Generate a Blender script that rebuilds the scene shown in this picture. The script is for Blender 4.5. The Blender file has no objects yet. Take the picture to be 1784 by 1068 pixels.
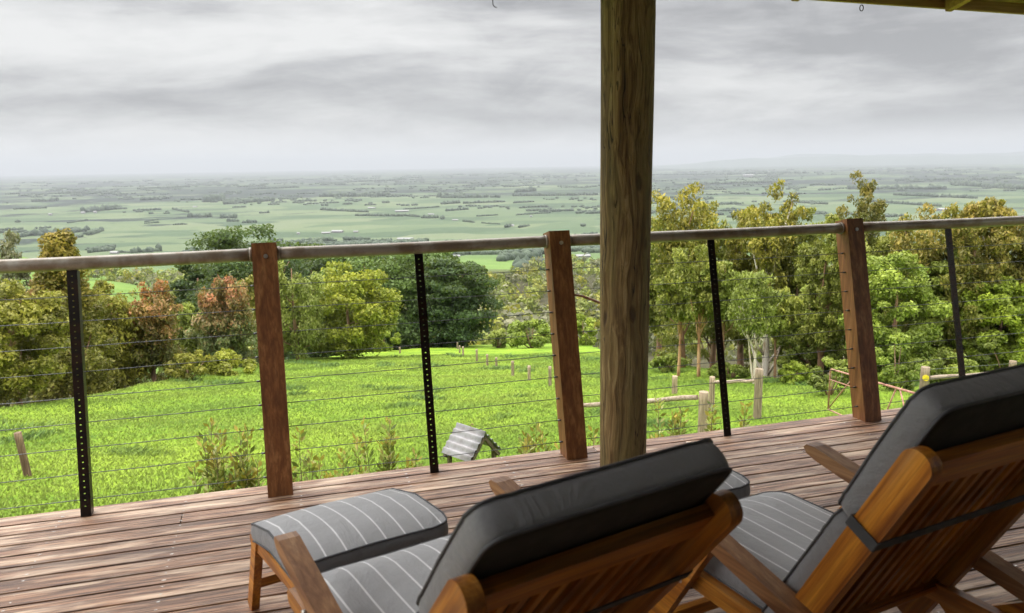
import bpy, bmesh, math, random
import numpy as np
from mathutils import Vector, Matrix

# ---------------------------------------------------------------- camera, sky, sun, exposure
AZ = .283
scene = bpy.context.scene
cam_d = bpy.data.cameras.new('camera'); cam = bpy.data.objects.new('camera', cam_d)
scene.collection.objects.link(cam); scene.camera = cam
cam_d.sensor_width = 36; cam_d.lens = 36 * 1364 / 1784
cam_d.clip_start = .05; cam_d.clip_end = 200000
_p, _r = .180, .016
_F = Vector((math.sin(AZ) * math.cos(_p), math.cos(AZ) * math.cos(_p), -math.sin(_p)))
_R = Vector((math.cos(AZ), -math.sin(AZ), 0)); _U = _R.cross(_F)
_R2 = _R * math.cos(_r) - _U * math.sin(_r); _U2 = _R * math.sin(_r) + _U * math.cos(_r)
_m = Matrix((_R2, _U2, -_F)).transposed().to_4x4(); _m.translation = Vector((0, 0, 1.333))
cam.matrix_world = _m
cam_d.dof.use_dof = True; cam_d.dof.focus_distance = 6.0; cam_d.dof.aperture_fstop = 6.3

scene.view_settings.view_transform = 'Standard'; scene.view_settings.look = 'None'
scene.view_settings.exposure = 1.0; scene.view_settings.gamma = 1
scene.cycles.use_denoising = True
scene.cycles.max_bounces = 8; scene.cycles.diffuse_bounces = 4; scene.cycles.transparent_max_bounces = 8
scene.cycles.volume_bounces = 0

SUN_EL, SUN_AZ = math.radians(60), math.radians(-42)      # azimuth measured from +Y towards +X
sun_d = bpy.data.lights.new('sun', 'SUN'); sun_d.energy = 1.35; sun_d.angle = math.radians(35); sun_d.color = (1, .96, .88)
sun = bpy.data.objects.new('sun', sun_d); scene.collection.objects.link(sun)
sun.rotation_euler = Vector((math.sin(SUN_AZ) * math.cos(SUN_EL), math.cos(SUN_AZ) * math.cos(SUN_EL), math.sin(SUN_EL))).to_track_quat('Z', 'Y').to_euler()

class NT:
    """tiny helper to write node trees"""
    def __init__(s, tree): s.t = tree; s.n = tree.nodes; s.l = tree.links
    def new(s, kind, **kw):
        nd = s.n.new(kind)
        for k, v in kw.items():
            if k.startswith('i_'): s.put(nd.inputs[k[2:].replace('_', ' ')], v)
            else: setattr(nd, k, v)
        return nd
    def put(s, sock, v):
        if isinstance(v, bpy.types.NodeSocket): s.l.new(v, sock)
        else: sock.default_value = v
    def math(s, op, a, b=0.0, c=None, clamp=False):
        nd = s.n.new('ShaderNodeMath'); nd.operation = op; nd.use_clamp = clamp
        s.put(nd.inputs[0], a); s.put(nd.inputs[1], b)
        if c is not None: s.put(nd.inputs[2], c)
        return nd.outputs[0]
    def mix(s, f, a, b, mode='MIX'):
        nd = s.n.new('ShaderNodeMix'); nd.data_type = 'RGBA'; nd.blend_type = mode
        s.put(nd.inputs[0], f); s.put(nd.inputs[6], a if isinstance(a, bpy.types.NodeSocket) else (*a, 1)); s.put(nd.inputs[7], b if isinstance(b, bpy.types.NodeSocket) else (*b, 1))
        return nd.outputs[2]
    def noise(s, vec, scale, detail=4, rough=.55, dist=0.0):
        nd = s.n.new('ShaderNodeTexNoise'); s.put(nd.inputs['Vector'], vec)
        nd.inputs['Scale'].default_value = scale; nd.inputs['Detail'].default_value = detail
        nd.inputs['Roughness'].default_value = rough; nd.inputs['Distortion'].default_value = dist
        return nd.outputs['Fac']
    def ramp(s, f, *stops):
        nd = s.n.new('ShaderNodeValToRGB'); s.put(nd.inputs[0], f); e = nd.color_ramp.elements
        while len(e) < len(stops): e.new(.5)
        for k, (p, c) in enumerate(stops):
            e[k].position = p; e[k].color = (*c, 1) if isinstance(c, tuple) else (c, c, c, 1)
        return nd.outputs[0]
    def step(s, f, a, b):
        nd = s.n.new('ShaderNodeMapRange'); s.put(nd.inputs[0], f); nd.inputs[1].default_value = a; nd.inputs[2].default_value = b
        nd.interpolation_type = 'SMOOTHSTEP'; return nd.outputs[0]
    def scale(s, vec, v, rot=(0, 0, 0), loc=(0, 0, 0)):
        nd = s.n.new('ShaderNodeMapping'); s.put(nd.inputs[0], vec); nd.inputs['Scale'].default_value = v
        nd.inputs['Rotation'].default_value = rot; s.put(nd.inputs['Location'], loc); return nd.outputs[0]

world = bpy.data.worlds.new('World'); scene.world = world; world.use_nodes = True
w = NT(world.node_tree); w.n.clear()
sky = w.new('ShaderNodeTexSky', sky_type='NISHITA', sun_disc=False, sun_elevation=SUN_EL, sun_rotation=SUN_AZ)
tc = w.new('ShaderNodeTexCoord'); sep = w.new('ShaderNodeSeparateXYZ'); w.l.new(tc.outputs['Generated'], sep.inputs[0])
cv = w.scale(tc.outputs['Generated'], (1, 1, 1), (0, 0, 0), (4.1, 2.3, .7))
c1 = w.noise(w.scale(cv, (1.9, 1.9, 10.0)), 1.0, 8, .56, .35)
c2 = w.noise(w.scale(cv, (7.5, 7.5, 24)), 1.0, 6, .6, .5)
cf = w.math('ADD', w.math('MULTIPLY', c1, .78), w.math('MULTIPLY', c2, .22))
ccol = w.ramp(cf, (.39, (.190, .189, .192)), (.46, (.265, .264, .266)), (.53, (.360, .358, .356)), (.62, (.435, .433, .427)))
low = w.step(sep.outputs[2], .06, .0)
ccol = w.mix(w.math('MULTIPLY', low, .8), ccol, (.47, .47, .47))
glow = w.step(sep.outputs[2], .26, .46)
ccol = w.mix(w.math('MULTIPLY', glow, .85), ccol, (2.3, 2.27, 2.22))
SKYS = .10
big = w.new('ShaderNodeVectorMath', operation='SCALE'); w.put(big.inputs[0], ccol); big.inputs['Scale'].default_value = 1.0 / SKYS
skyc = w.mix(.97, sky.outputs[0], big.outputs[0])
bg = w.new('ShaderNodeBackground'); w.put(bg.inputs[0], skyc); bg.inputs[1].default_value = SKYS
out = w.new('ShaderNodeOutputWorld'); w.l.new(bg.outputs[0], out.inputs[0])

# ---------------------------------------------------------------- helpers
COL = scene.collection
rnd = random.Random(7); rng = np.random.default_rng(11)

def tag(o, label=None, cat=None, group=None, kind=None):
    if label: o['label'] = label
    if cat: o['category'] = cat
    if group: o['group'] = group
    if kind: o['kind'] = kind
    return o
def empty(name, loc=(0, 0, 0), rz=0.0):
    o = bpy.data.objects.new(name, None); COL.objects.link(o); o.location = loc; o.rotation_euler = (0, 0, rz)
    o.empty_display_size = .1; return o
def link(name, me, mats, parent=None, loc=None):
    o = bpy.data.objects.new(name, me)
    for m in (mats if isinstance(mats, (list, tuple)) else [mats]):
        if len(me.materials) < (len(mats) if isinstance(mats, (list, tuple)) else 1): me.materials.append(m)
    COL.objects.link(o)
    if parent is not None: o.parent = parent
    if loc is not None: o.location = loc
    return o
def np_mesh(name, V, F, colors=None, smooth=False, mat_idx=None):
    """quads (or tris) from arrays; colors are per face"""
    me = bpy.data.meshes.new(name); V = np.asarray(V, np.float32); F = np.asarray(F, np.int32); n, k = F.shape
    me.vertices.add(len(V)); me.vertices.foreach_set('co', V.ravel())
    me.loops.add(n * k); me.loops.foreach_set('vertex_index', F.ravel())
    me.polygons.add(n); me.polygons.foreach_set('loop_start', np.arange(0, n * k, k, dtype=np.int32))
    try: me.polygons.foreach_set('loop_total', np.full(n, k, dtype=np.int32))
    except Exception: pass
    if colors is not None:
        a = me.attributes.new('tint', 'FLOAT_COLOR', 'FACE'); c = np.ones((n, 4), np.float32); c[:, :3] = colors
        a.data.foreach_set('color', c.ravel())
    me.update(calc_edges=True)
    if smooth: me.polygons.foreach_set('use_smooth', np.ones(n, bool))
    if mat_idx is not None: me.polygons.foreach_set('material_index', np.asarray(mat_idx, np.int32))
    me.validate(); return me

class MB:
    """collects solids and tubes, builds one mesh"""
    def __init__(s): s.bm = bmesh.new()
    def _add(s, src):
        me = bpy.data.meshes.new('tmp'); src.to_mesh(me); src.free(); s.bm.from_mesh(me); bpy.data.meshes.remove(me)
    def prism(s, pts, thick, frame=None, bev=.003):
        """2-D outline pts in the frame's x,y, extruded +-thick/2 along its z"""
        b = bmesh.new(); lo = [b.verts.new((p[0], p[1], -thick / 2)) for p in pts]; hi = [b.verts.new((p[0], p[1], thick / 2)) for p in pts]
        b.faces.new(lo[::-1]); b.faces.new(hi); n = len(pts)
        for i in range(n): b.faces.new((lo[i], lo[(i + 1) % n], hi[(i + 1) % n], hi[i]))
        if bev:
            es = [e for e in b.edges if abs(e.calc_face_angle(0)) > .6]
            bmesh.ops.bevel(b, geom=es, offset=bev, segments=2, profile=.6, affect='EDGES')
        bmesh.ops.recalc_face_normals(b, faces=b.faces)
        if frame is not None: b.transform(frame)
        s._add(b); return s
    def box(s, c, d, bev=.003, frame=None, rot=None):
        m = Matrix.Translation(c) @ (rot.to_4x4() if rot is not None else Matrix())
        if frame is not None: m = frame @ m
        x, y = d[0] / 2, d[1] / 2
        return s.prism([(-x, -y), (x, -y), (x, y), (-x, y)], d[2], m, bev)
    def bar(s, p, q, wid, dep, side=(1, 0, 0), bev=.003, rend=False, frame=None):
        """timber from p to q; wid along 'side', dep across"""
        p, q = Vector(p), Vector(q); ax = (q - p); L = ax.length; ax.normalize()
        sd = Vector(side); sd = (sd - ax * sd.dot(ax)).normalized(); dp = ax.cross(sd)
        m = Matrix((ax, dp, sd)).transposed().to_4x4(); m.translation = (p + q) / 2
        if frame is not None: m = frame @ m
        h = dep / 2; a = L / 2
        if rend:
            pts = [(-a, -h)] + [(a - h * .9 + h * .9 * math.cos(t), h * math.sin(t)) for t in [math.radians(x) for x in range(-90, 91, 15)]] + [(-a, h)]
        else: pts = [(-a, -h), (a, -h), (a, h), (-a, h)]
        return s.prism(pts, wid, m, bev)
    def tube(s, pts, rad, sides=10, closed=False, caps=True, wob=0):
        V, F = tube_arrays(pts, rad, sides, closed)
        vs = [s.bm.verts.new(v) for v in V.tolist()]
        for f in F.tolist():
            try: s.bm.faces.new([vs[i] for i in f]).smooth = True
            except ValueError: pass
        if caps and not closed:
            try: s.bm.faces.new(vs[:sides][::-1]); s.bm.faces.new(vs[-sides:])
            except ValueError: pass
        return s
    def build(s, name, mats, parent=None, loc=None, sm=None):
        me = bpy.data.meshes.new(name)
        if loc is not None: s.bm.transform(Matrix.Translation(-Vector(loc)))
        if sm:
            for f in s.bm.faces: f.smooth = True
        s.bm.to_mesh(me); s.bm.free()
        return link(name, me, mats, parent, loc)
def tube_arrays(pts, rad, sides=8, closed=False):
    P = np.array([tuple(p) for p in pts], float); n = len(P)
    rad = np.full(n, rad) if np.isscalar(rad) else np.asarray(rad, float)
    if closed: T = np.roll(P, -1, 0) - np.roll(P, 1, 0)
    else: T = np.gradient(P, axis=0)
    T /= np.linalg.norm(T, axis=1)[:, None] + 1e-12
    ref = np.array([0, 0, 1.]) if abs(T[0][2]) < .9 else np.array([1., 0, 0])
    A = np.cross(T, ref); bad = np.linalg.norm(A, axis=1) < .2
    A[bad] = np.cross(T[bad], np.array([0.3, 1., 0])); A /= np.linalg.norm(A, axis=1)[:, None]; B = np.cross(T, A)
    for i in range(1, n):
        if A[i] @ A[i - 1] < 0: A[i] = -A[i]; B[i] = -B[i]
    t = np.linspace(0, 2 * np.pi, sides, endpoint=False)
    V = P[:, None] + rad[:, None, None] * (np.cos(t)[None, :, None] * A[:, None] + np.sin(t)[None, :, None] * B[:, None])
    m = n if closed else n - 1
    i = np.arange(m)[:, None]; j = np.arange(sides)[None]
    F = np.stack([i * sides + j, i * sides + (j + 1) % sides, ((i + 1) % n) * sides + (j + 1) % sides, ((i + 1) % n) * sides + j], -1)
    return V.reshape(-1, 3), F.reshape(-1, 4)

# ---------------------------------------------------------------- materials
def mat(name):
    m = bpy.data.materials.new(name); m.use_nodes = True; t = NT(m.node_tree); b = t.n['Principled BSDF']; return m, t, b
def bump(t, b, h, strength=.4, dist=.01):
    nd = t.new('ShaderNodeBump'); nd.inputs['Strength'].default_value = strength; nd.inputs['Distance'].default_value = dist
    t.put(nd.inputs['Height'], h); t.l.new(nd.outputs[0], b.inputs['Normal'])
def wood(name, dark, mid, light, axis=0, sc=1.0, rough=(.35, .6), streak=.5, weather=None, bumps=.35):
    m, t, b = mat(name)
    tc = t.new('ShaderNodeTexCoord'); oi = t.new('ShaderNodeObjectInfo')
    off = t.new('ShaderNodeVectorMath', operation='SCALE'); cb = t.new('ShaderNodeCombineXYZ')
    for k in range(3): t.l.new(oi.outputs['Random'], cb.inputs[k])
    t.l.new(cb.outputs[0], off.inputs[0]); off.inputs['Scale'].default_value = 37.0
    v = t.new('ShaderNodeVectorMath', operation='ADD'); t.l.new(tc.outputs['Object'], v.inputs[0]); t.l.new(off.outputs[0], v.inputs[1]); v = v.outputs[0]
    s = [28 * sc] * 3; s[axis] = 1.6 * sc
    g = t.noise(t.scale(v, s), 1.0, 6, .65, .6)
    s2 = [120 * sc] * 3; s2[axis] = 4 * sc
    fine = t.noise(t.scale(v, s2), 1.0, 3, .6)
    s3 = [13 * sc] * 3; s3[axis] = 2.0 * sc
    pat = t.noise(t.scale(v, s3), 1.0, 4, .6)
    col = t.ramp(g, (.32, dark), (.5, mid), (.68, light))
    col = t.mix(t.math('MULTIPLY', t.step(fine, .58, .40), streak), col, dark)
    if weather:
        col = t.mix(t.math('MULTIPLY', t.step(pat, .47, .62), weather[1]), col, weather[0])
        col = t.mix(t.math('MULTIPLY', t.math('MULTIPLY', t.step(pat, .50, .66), t.step(g, .50, .60)), weather[1] * .8), col, tuple(min(1, c * 1.6) for c in weather[0]))
    hv = t.math('SUBTRACT', t.math('MULTIPLY', oi.outputs['Random'], .36), .18)
    hs = t.new('ShaderNodeHueSaturation'); t.put(hs.inputs['Value'], t.math('ADD', 1.0, hv)); t.put(hs.inputs['Color'], col)
    t.l.new(hs.outputs[0], b.inputs['Base Color'])
    t.put(b.inputs['Roughness'], t.math('ADD', rough[0], t.math('MULTIPLY', pat, (rough[1] - rough[0]) * 1.2)))
    bump(t, b, t.math('ADD', t.math('MULTIPLY', fine, .6), g), bumps, .004)
    return m
M = {}
M['deck'] = wood('deck_timber', (.075, .032, .017), (.29, .150, .082), (.44, .275, .175), 0, 1.15, (.36, .66), 1.0, ((.54, .415, .31), .5), 1.2)
M['teak'] = wood('oiled_teak', (.15, .040, .005), (.44, .155, .013), (.62, .27, .03), 1, 1.1, (.30, .5), .4, ((.40, .22, .08), .25), .25)
_tk = ((.15, .040, .005), (.44, .155, .013), (.62, .27, .03))
M['teak_z'] = wood('oiled_teak_back', *_tk, 2, 1.1, (.30, .5), .4, ((.40, .22, .08), .25), .25)
M['teak_x'] = wood('oiled_teak_rails', *_tk, 0, 1.1, (.30, .5), .4, ((.40, .22, .08), .25), .25)
M['teak_arm'] = wood('weathered_teak', (.16, .062, .022), (.33, .155, .060), (.47, .26, .12), 1, 1.1, (.35, .6), .4, None, .25)
M['post'] = wood('red_hardwood', (.10, .034, .009), (.22, .085, .024), (.34, .165, .06), 2, 1.0, (.4, .65), .5, None, .4)
M['fence'] = wood('grey_fence_timber', (.11, .08, .05), (.27, .205, .13), (.42, .34, .235), 2, 1.0, (.7, .9), .4, None, .5)
M['roofwood'] = wood('verandah_timber', (.09, .042, .012), (.17, .085, .026), (.24, .125, .04), 1, 1.0, (.6, .8), .3, None, .2)
M['beam'] = wood('eave_timber', (.20, .105, .035), (.36, .20, .07), (.46, .28, .11), 0, 1.0, (.6, .8), .3, None, .2)

def plain(name, c, rough=.6, metal=0.0, spec=None, nz=None):
    m, t, b = mat(name); b.inputs['Roughness'].default_value = rough; b.inputs['Metallic'].default_value = metal
    tc = t.new('ShaderNodeTexCoord')
    f = t.noise(tc.outputs['Object'], nz[0] if nz else 14, 5, .6)
    c2 = nz[1] if nz else tuple(x * .7 for x in c)
    t.put(b.inputs['Base Color'], t.mix(t.step(f, .4, .62), c, c2)); return m
M['pipe'] = plain('rusty_galvanised_pipe', (.34, .31, .27), .42, .2, nz=(9, (.22, .175, .13)))
M['steel'] = plain('black_steel', (.018, .014, .013), .38, .6, nz=(20, (.035, .018, .012)))
M['cable'] = plain('steel_cable', (.16, .17, .18), .4, .8)
M['bolt'] = plain('zinc_bolt', (.55, .52, .48), .35, .7)
M['tin'] = plain('corrugated_zinc', (.235, .23, .24), .55, .0, nz=(7, (.17, .155, .155)))
M['darkwood'] = plain('dark_wet_wood', (.055, .036, .020), .7, nz=(30, (.11, .08, .05)))
M['rust'] = plain('rusty_gate_pipe', (.30, .13, .09), .7, .1, nz=(12, (.42, .24, .18)))
M['wall'] = plain('unseen_dark_wall', (.06, .05, .04), .8)
M['stem'] = plain('shrub_stem', (.20, .15, .07), .8, nz=(30, (.12, .09, .04)))
M['roof'] = plain('farm_roof', (.23, .23, .23), .6)
M['redroof'] = plain('brick_red_roof', (.42, .20, .15), .7)
M['yellow'] = plain('yellow_plastic', (.75, .60, .03), .5)
M['red'] = plain('red_plastic', (.65, .03, .03), .5)
M['strap'] = plain('webbing', (.085, .086, .090), .95)
M['vinyl'] = plain('piping_cord', (.085, .087, .095), .7)

# round verandah post: weathered treated pine with drying cracks and knots
m, t, b = mat('treated_pine_pole'); M['pole'] = m
tc = t.new('ShaderNodeTexCoord'); o = tc.outputs['Object']
dv = t.new('ShaderNodeTexNoise'); t.put(dv.inputs['Vector'], t.scale(o, (3, 3, 1.6))); dv.inputs['Scale'].default_value = 1.6; dv.inputs['Detail'].default_value = 2
dm = t.new('ShaderNodeVectorMath', operation='MULTIPLY_ADD'); t.put(dm.inputs[0], dv.outputs['Color']); dm.inputs[1].default_value = (.09, .09, .0); t.put(dm.inputs[2], o)
g = t.noise(t.scale(dm.outputs[0], (46, 46, 1.5)), 1, 6, .66, .9)
g2 = t.noise(t.scale(dm.outputs[0], (9, 9, .8)), 1, 4, .6)
f = t.noise(t.scale(o, (170, 170, 5)), 1, 3, .6)
col = t.ramp(g, (.30, (.032, .017, .006)), (.43, (.155, .092, .030)), (.58, (.30, .20, .078)), (.72, (.43, .33, .16)))
col = t.mix(t.math('MULTIPLY', t.step(g2, .42, .66), .5), col, (.17, .165, .06))
col = t.mix(t.math('MULTIPLY', t.step(f, .40, .30), .6), col, (.03, .018, .008))
vor = t.new('ShaderNodeTexVoronoi'); t.put(vor.inputs['Vector'], t.scale(dm.outputs[0], (9, 9, 3.2))); vor.inputs['Scale'].default_value = 1.0
kn = t.step(vor.outputs['Distance'], .16, .08)
col = t.mix(t.math('MULTIPLY', kn, .75), col, (.045, .024, .010))
ck = t.noise(t.scale(dm.outputs[0], (26, 26, .9)), 1, 3, .5, .3); ckl = t.math('MULTIPLY', t.step(t.math('ABSOLUTE', t.math('SUBTRACT', ck, .56)), .012, .004), t.step(t.noise(t.scale(o, (6, 6, 2.2)), 1, 2), .42, .52))
col = t.mix(t.math('MULTIPLY', ckl, .9), col, (.012, .008, .004)); g = t.math('SUBTRACT', g, t.math('MULTIPLY', ckl, 1.2))
t.put(b.inputs['Base Color'], col); b.inputs['Roughness'].default_value = .78
bump(t, b, t.math('SUBTRACT', t.math('ADD', g, t.math('MULTIPLY', f, .4)), t.math('MULTIPLY', kn, .5)), .95, .014)

# grey acrylic fabric, with and without pin stripes
def fabric(name, stripe):
    m, t, b = mat(name); tc = t.new('ShaderNodeTexCoord'); o = tc.outputs['Object']
    n = t.noise(o, 7, 4, .6); wv = t.noise(t.scale(o, (420, 420, 420)), 1, 2)
    col = t.mix(n, (.37, .372, .386), (.47, .472, .49))
    col = t.mix(t.math('MULTIPLY', wv, .35), col, (.10, .10, .11))
    if stripe:
        sp = t.new('ShaderNodeSeparateXYZ'); t.l.new(o, sp.inputs[0])
        fr = t.math('PINGPONG', t.math('ADD', sp.outputs[0], 10.0 * .054 + .027), .027)
        col = t.mix(t.math('MULTIPLY', t.step(fr, .0030, .0017), t.math('ADD', .62, t.math('MULTIPLY', n, .4))), col, (.86, .86, .88))
    else: col = t.mix(.55, col, (.06, .061, .066))  # unstriped cushion sides: shade mixed into the same fabric's colour
    t.put(b.inputs['Base Color'], col); b.inputs['Roughness'].default_value = .85
    b.inputs['Sheen Weight'].default_value = .25
    bump(t, b, t.math('ADD', t.math('MULTIPLY', wv, .12), t.math('ADD', t.noise(o, 22, 3), t.math('MULTIPLY', t.noise(t.scale(o, (9, 5, 9)), 1.0, 4, .6, 1.6), 2.2))), .42, .010); return m
M['lining'] = plain('cushion_underside_shade', (.022, .021, .018), .85, nz=(30, (.032, .030, .026)))  # cushion undersides coloured near black to imitate shade behind the slats
M['striped'] = fabric('striped_grey_fabric', True); M['grey'] = fabric('plain_shaded_fabric', False)

# leaves take their colour from a per-leaf tint
def leafmat(name, rough=.55, trans=.28):
    m, t, b = mat(name); at = t.new('ShaderNodeAttribute'); at.attribute_name = 'tint'
    t.l.new(at.outputs['Color'], b.inputs['Base Color']); b.inputs['Roughness'].default_value = rough
    b.inputs['Specular IOR Level'].default_value = .35
    tr = t.new('ShaderNodeBsdfTranslucent'); t.put(tr.inputs[0], t.mix(.5, at.outputs['Color'], (.25, .32, .04)))
    mx = t.new('ShaderNodeMixShader'); mx.inputs[0].default_value = trans
    if name == 'grass_blades':
        ge = t.new('ShaderNodeNewGeometry'); va = t.new('ShaderNodeVectorMath', operation='MULTIPLY_ADD'); t.l.new(ge.outputs['Normal'], va.inputs[0]); va.inputs[1].default_value = (.18, .18, .18); va.inputs[2].default_value = (0, 0, 1)
        vn = t.new('ShaderNodeVectorMath', operation='NORMALIZE'); t.l.new(va.outputs[0], vn.inputs[0]); t.l.new(vn.outputs[0], b.inputs['Normal'])
    t.l.new(b.outputs[0], mx.inputs[1]); t.l.new(tr.outputs[0], mx.inputs[2])
    t.l.new(mx.outputs[0], t.n['Material Output'].inputs[0]); return m
M['leaf'] = leafmat('leaves'); M['blade'] = leafmat('grass_blades', .7, .12)
m, t, b = mat('bark'); M['bark'] = m
tc = t.new('ShaderNodeTexCoord'); oi = t.new('ShaderNodeObjectInfo')
n = t.noise(t.scale(tc.outputs['Object'], (3, 3, .8)), 1.2, 5, .6)
t.put(b.inputs['Base Color'], t.mix(oi.outputs['Random'], t.ramp(n, (.38, (.12, .075, .045)), (.55, (.30, .19, .11)), (.66, (.46, .36, .26))), (.22, .12, .065))); b.inputs['Roughness'].default_value = .85
m, t, b = mat('pale_bark'); M['palebark'] = m
tc = t.new('ShaderNodeTexCoord'); n = t.noise(t.scale(tc.outputs['Object'], (3, 3, .7)), 1.2, 5, .6)
t.put(b.inputs['Base Color'], t.ramp(n, (.35, (.36, .26, .17)), (.5, (.60, .54, .44)), (.65, (.70, .65, .56)))); b.inputs['Roughness'].default_value = .8

m, t, b = mat('orange_bark'); M['orangebark'] = m
tc = t.new('ShaderNodeTexCoord'); n = t.noise(t.scale(tc.outputs['Object'], (3, 3, .7)), 1.2, 5, .6)
t.put(b.inputs['Base Color'], t.ramp(n, (.35, (.20, .09, .04)), (.5, (.42, .24, .12)), (.65, (.55, .40, .25)))); b.inputs['Roughness'].default_value = .8

# land: lush paddock near, a patchwork of paddocks and woodland far off
m, t, b = mat('land'); M['land'] = m
ge = t.new('ShaderNodeNewGeometry'); P = ge.outputs['Position']
ln = t.new('ShaderNodeVectorMath', operation='LENGTH'); t.l.new(P, ln.inputs[0]); R_ = ln.outputs['Value']
a1 = t.noise(P, .22, 6, .6); a2 = t.noise(P, 1.6, 5, .65); a3 = t.noise(P, 11, 4, .7)
near = t.ramp(t.math('ADD', t.math('MULTIPLY', a1, .45), t.math('ADD', t.math('MULTIPLY', a2, .35), t.math('MULTIPLY', a3, .20))),
              (.38, (.056, .120, .011)), (.46, (.122, .215, .013)), (.53, (.185, .28, .02)), (.63, (.24, .335, .03)))
PM = t.scale(P, (.0021, .0034, 0), (0, 0, .5)); v1 = t.new('ShaderNodeTexVoronoi'); t.put(v1.inputs['Vector'], PM); v1.distance = 'CHEBYCHEV'; v1.inputs['Scale'].default_value = 1.0
sp = t.new('ShaderNodeSeparateColor'); t.l.new(v1.outputs['Color'], sp.inputs[0])
f1 = t.noise(P, .004, 4, .6); f2 = t.noise(P, .03, 4, .6)
pad = t.ramp(t.math('ADD', t.math('MULTIPLY', sp.outputs[0], .6), t.math('MULTIPLY', f2, .4)), (.15, (.034, .060, .030)), (.45, (.064, .098, .048)), (.7, (.096, .128, .062)), (.9, (.125, .142, .085)))
w1 = t.noise(t.scale(P, (.00035, .00085, 0), (0, 0, .35)), 1, 7, .68); w2 = t.noise(t.scale(P, (.004, .006, 0)), 1, 4, .6)
wd = t.math('ADD', w1, t.math('MULTIPLY', t.math('SUBTRACT', w2, .5), .35))
thr = t.math('SUBTRACT', .61, t.math('MULTIPLY', t.step(R_, 4000, 8500), .14))
wood_f = t.step(t.math('SUBTRACT', wd, thr), .0, .025)
far = t.mix(wood_f, pad, (.014, .024, .018))
mid = t.ramp(t.math('ADD', t.math('MULTIPLY', f2, .5), t.math('MULTIPLY', a1, .5)), (.35, (.09, .16, .03)), (.6, (.14, .22, .045)))
c = t.mix(t.step(R_, 90, 200), near, mid); c = t.mix(t.step(R_, 900, 1900), c, far)
at = t.new('ShaderNodeAttribute'); at.attribute_name = 'tint'; c = t.mix(at.outputs['Fac'], c, t.mix(a2, (.030, .032, .014), (.075, .065, .030)))
t.put(b.inputs['Base Color'], c); b.inputs['Roughness'].default_value = .9; b.inputs['Specular IOR Level'].default_value = .15
bump(t, b, t.math('ADD', a2, t.math('MULTIPLY', a3, .6)), .6, .25)

# ---------------------------------------------------------------- the land
def smooth(a, b, t):
    t = np.clip((t - a) / (b - a), 0, 1)
    return t * t * (3 - 2 * t)

PR = [0, 110, 150, 200, 260, 330, 450, 600, 800, 1100, 1500, 2000, 2600, 3400, 4500, 70000]
PZ = [-1.2, -24.5, -34, -52, -68, -80, -95, -108, -120, -142, -172, -205, -235, -254, -262, -262]

EP = [-60, -34, -27, -18, -8, 0, 5, 8, 12, 18, 23, 33, 60]
ER = [29, 30, 38, 60, 96, 135, 120, 56, 48, 37, 33, 38, 38]

def edge_r(x, y):
    """distance at which the mown crest of the paddock ends and the wooded slope begins"""
    u = x * math.sin(AZ) + y * math.cos(AZ); v = x * math.cos(AZ) - y * math.sin(AZ)
    return np.interp(np.degrees(np.arctan2(v, u)), EP, ER)

def ground_z(x, y):
    """height of the land: a sloping home paddock, a valley, foothills and a plain"""
    x = np.asarray(x, float); y = np.asarray(y, float)
    r = np.hypot(x, y); u = x * math.sin(AZ) + y * math.cos(AZ); v = x * math.cos(AZ) - y * math.sin(AZ)
    plane = -1.2 - .21 * np.maximum(u, 0)
    plane = plane + .10 * np.sin(x * .55 + 1.3 * np.sin(y * .31)) * np.sin(y * .47 + 1.1) * smooth(8, 20, r)
    ov = np.maximum(0, r - edge_r(x, y)); plane = plane - .30 * (np.sqrt(ov * ov + 9) - 3) * (1 - .0 * ov)
    far = np.interp(r, PR, PZ)
    w = smooth(95, 170, r)
    z = plane * (1 - w) + far * w
    phi = np.arctan2(v, u)
    # two grassy spurs on the left, and low folds in the foothills
    z = z + 41 * np.exp(-((r - 430) / 120) ** 2 - ((phi + .50) / .16) ** 2)
    z = z + 62 * np.exp(-((r - 900) / 200) ** 2 - ((phi + .66) / .17) ** 2)
    fold = smooth(250, 600, r) * (1 - smooth(3000, 4500, r))
    z = z + fold * 5 * np.sin(x / 90 + 2 * np.sin(y / 160)) * np.sin(y / 120)
    roll = smooth(7000, 12000, r)
    z = z + roll * (18 * np.sin(x / 1500 + 1.7 * np.sin(y / 2300)) * np.sin(y / 1100 + .8) + 14)
    return z

ang = np.unique(np.concatenate([np.arange(-52, 52, .4), np.arange(52, 308.1, 4)])); ang = ang[(ang >= -52) & (ang < 308)]
rad = [.6, 2, 3.5]
while rad[-1] < 60000: rad.append(rad[-1] * (1.035 if rad[-1] < 300 else 1.05))
rad = np.array(rad); A = np.radians(ang) + AZ
X = rad[:, None] * np.sin(A)[None]; Y = rad[:, None] * np.cos(A)[None]; Z = ground_z(X, Y)
n, k = X.shape; V = np.stack([X, Y, Z], -1).reshape(-1, 3); V = np.vstack([V, [[0, 0, -1.2]]])
i = np.arange(n - 1)[:, None]; j = np.arange(k)[None]; j2 = (j + 1) % k
F = np.stack([i * k + j, i * k + j2, (i + 1) * k + j2, (i + 1) * k + j], -1).reshape(-1, 4)[:, ::-1]
fc = V[F].mean(1); fr_ = np.hypot(fc[:, 0], fc[:, 1]); er_ = edge_r(fc[:, 0], fc[:, 1])
fm_ = smooth(0, 3, fr_ - er_) * (1 - smooth(820, 1150, fr_)); fm_ = fm_ * (1 - smooth(200, 280, fr_) * np.exp(-((np.arctan2(fc[:, 0] * math.cos(AZ) - fc[:, 1] * math.sin(AZ), fc[:, 0] * math.sin(AZ) + fc[:, 1] * math.cos(AZ)) + .5) / .16) ** 2))
tag(link('ground', np_mesh('ground', V, F, np.repeat(fm_[:, None], 3, 1), smooth=True), M['land']), kind='structure')
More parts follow.
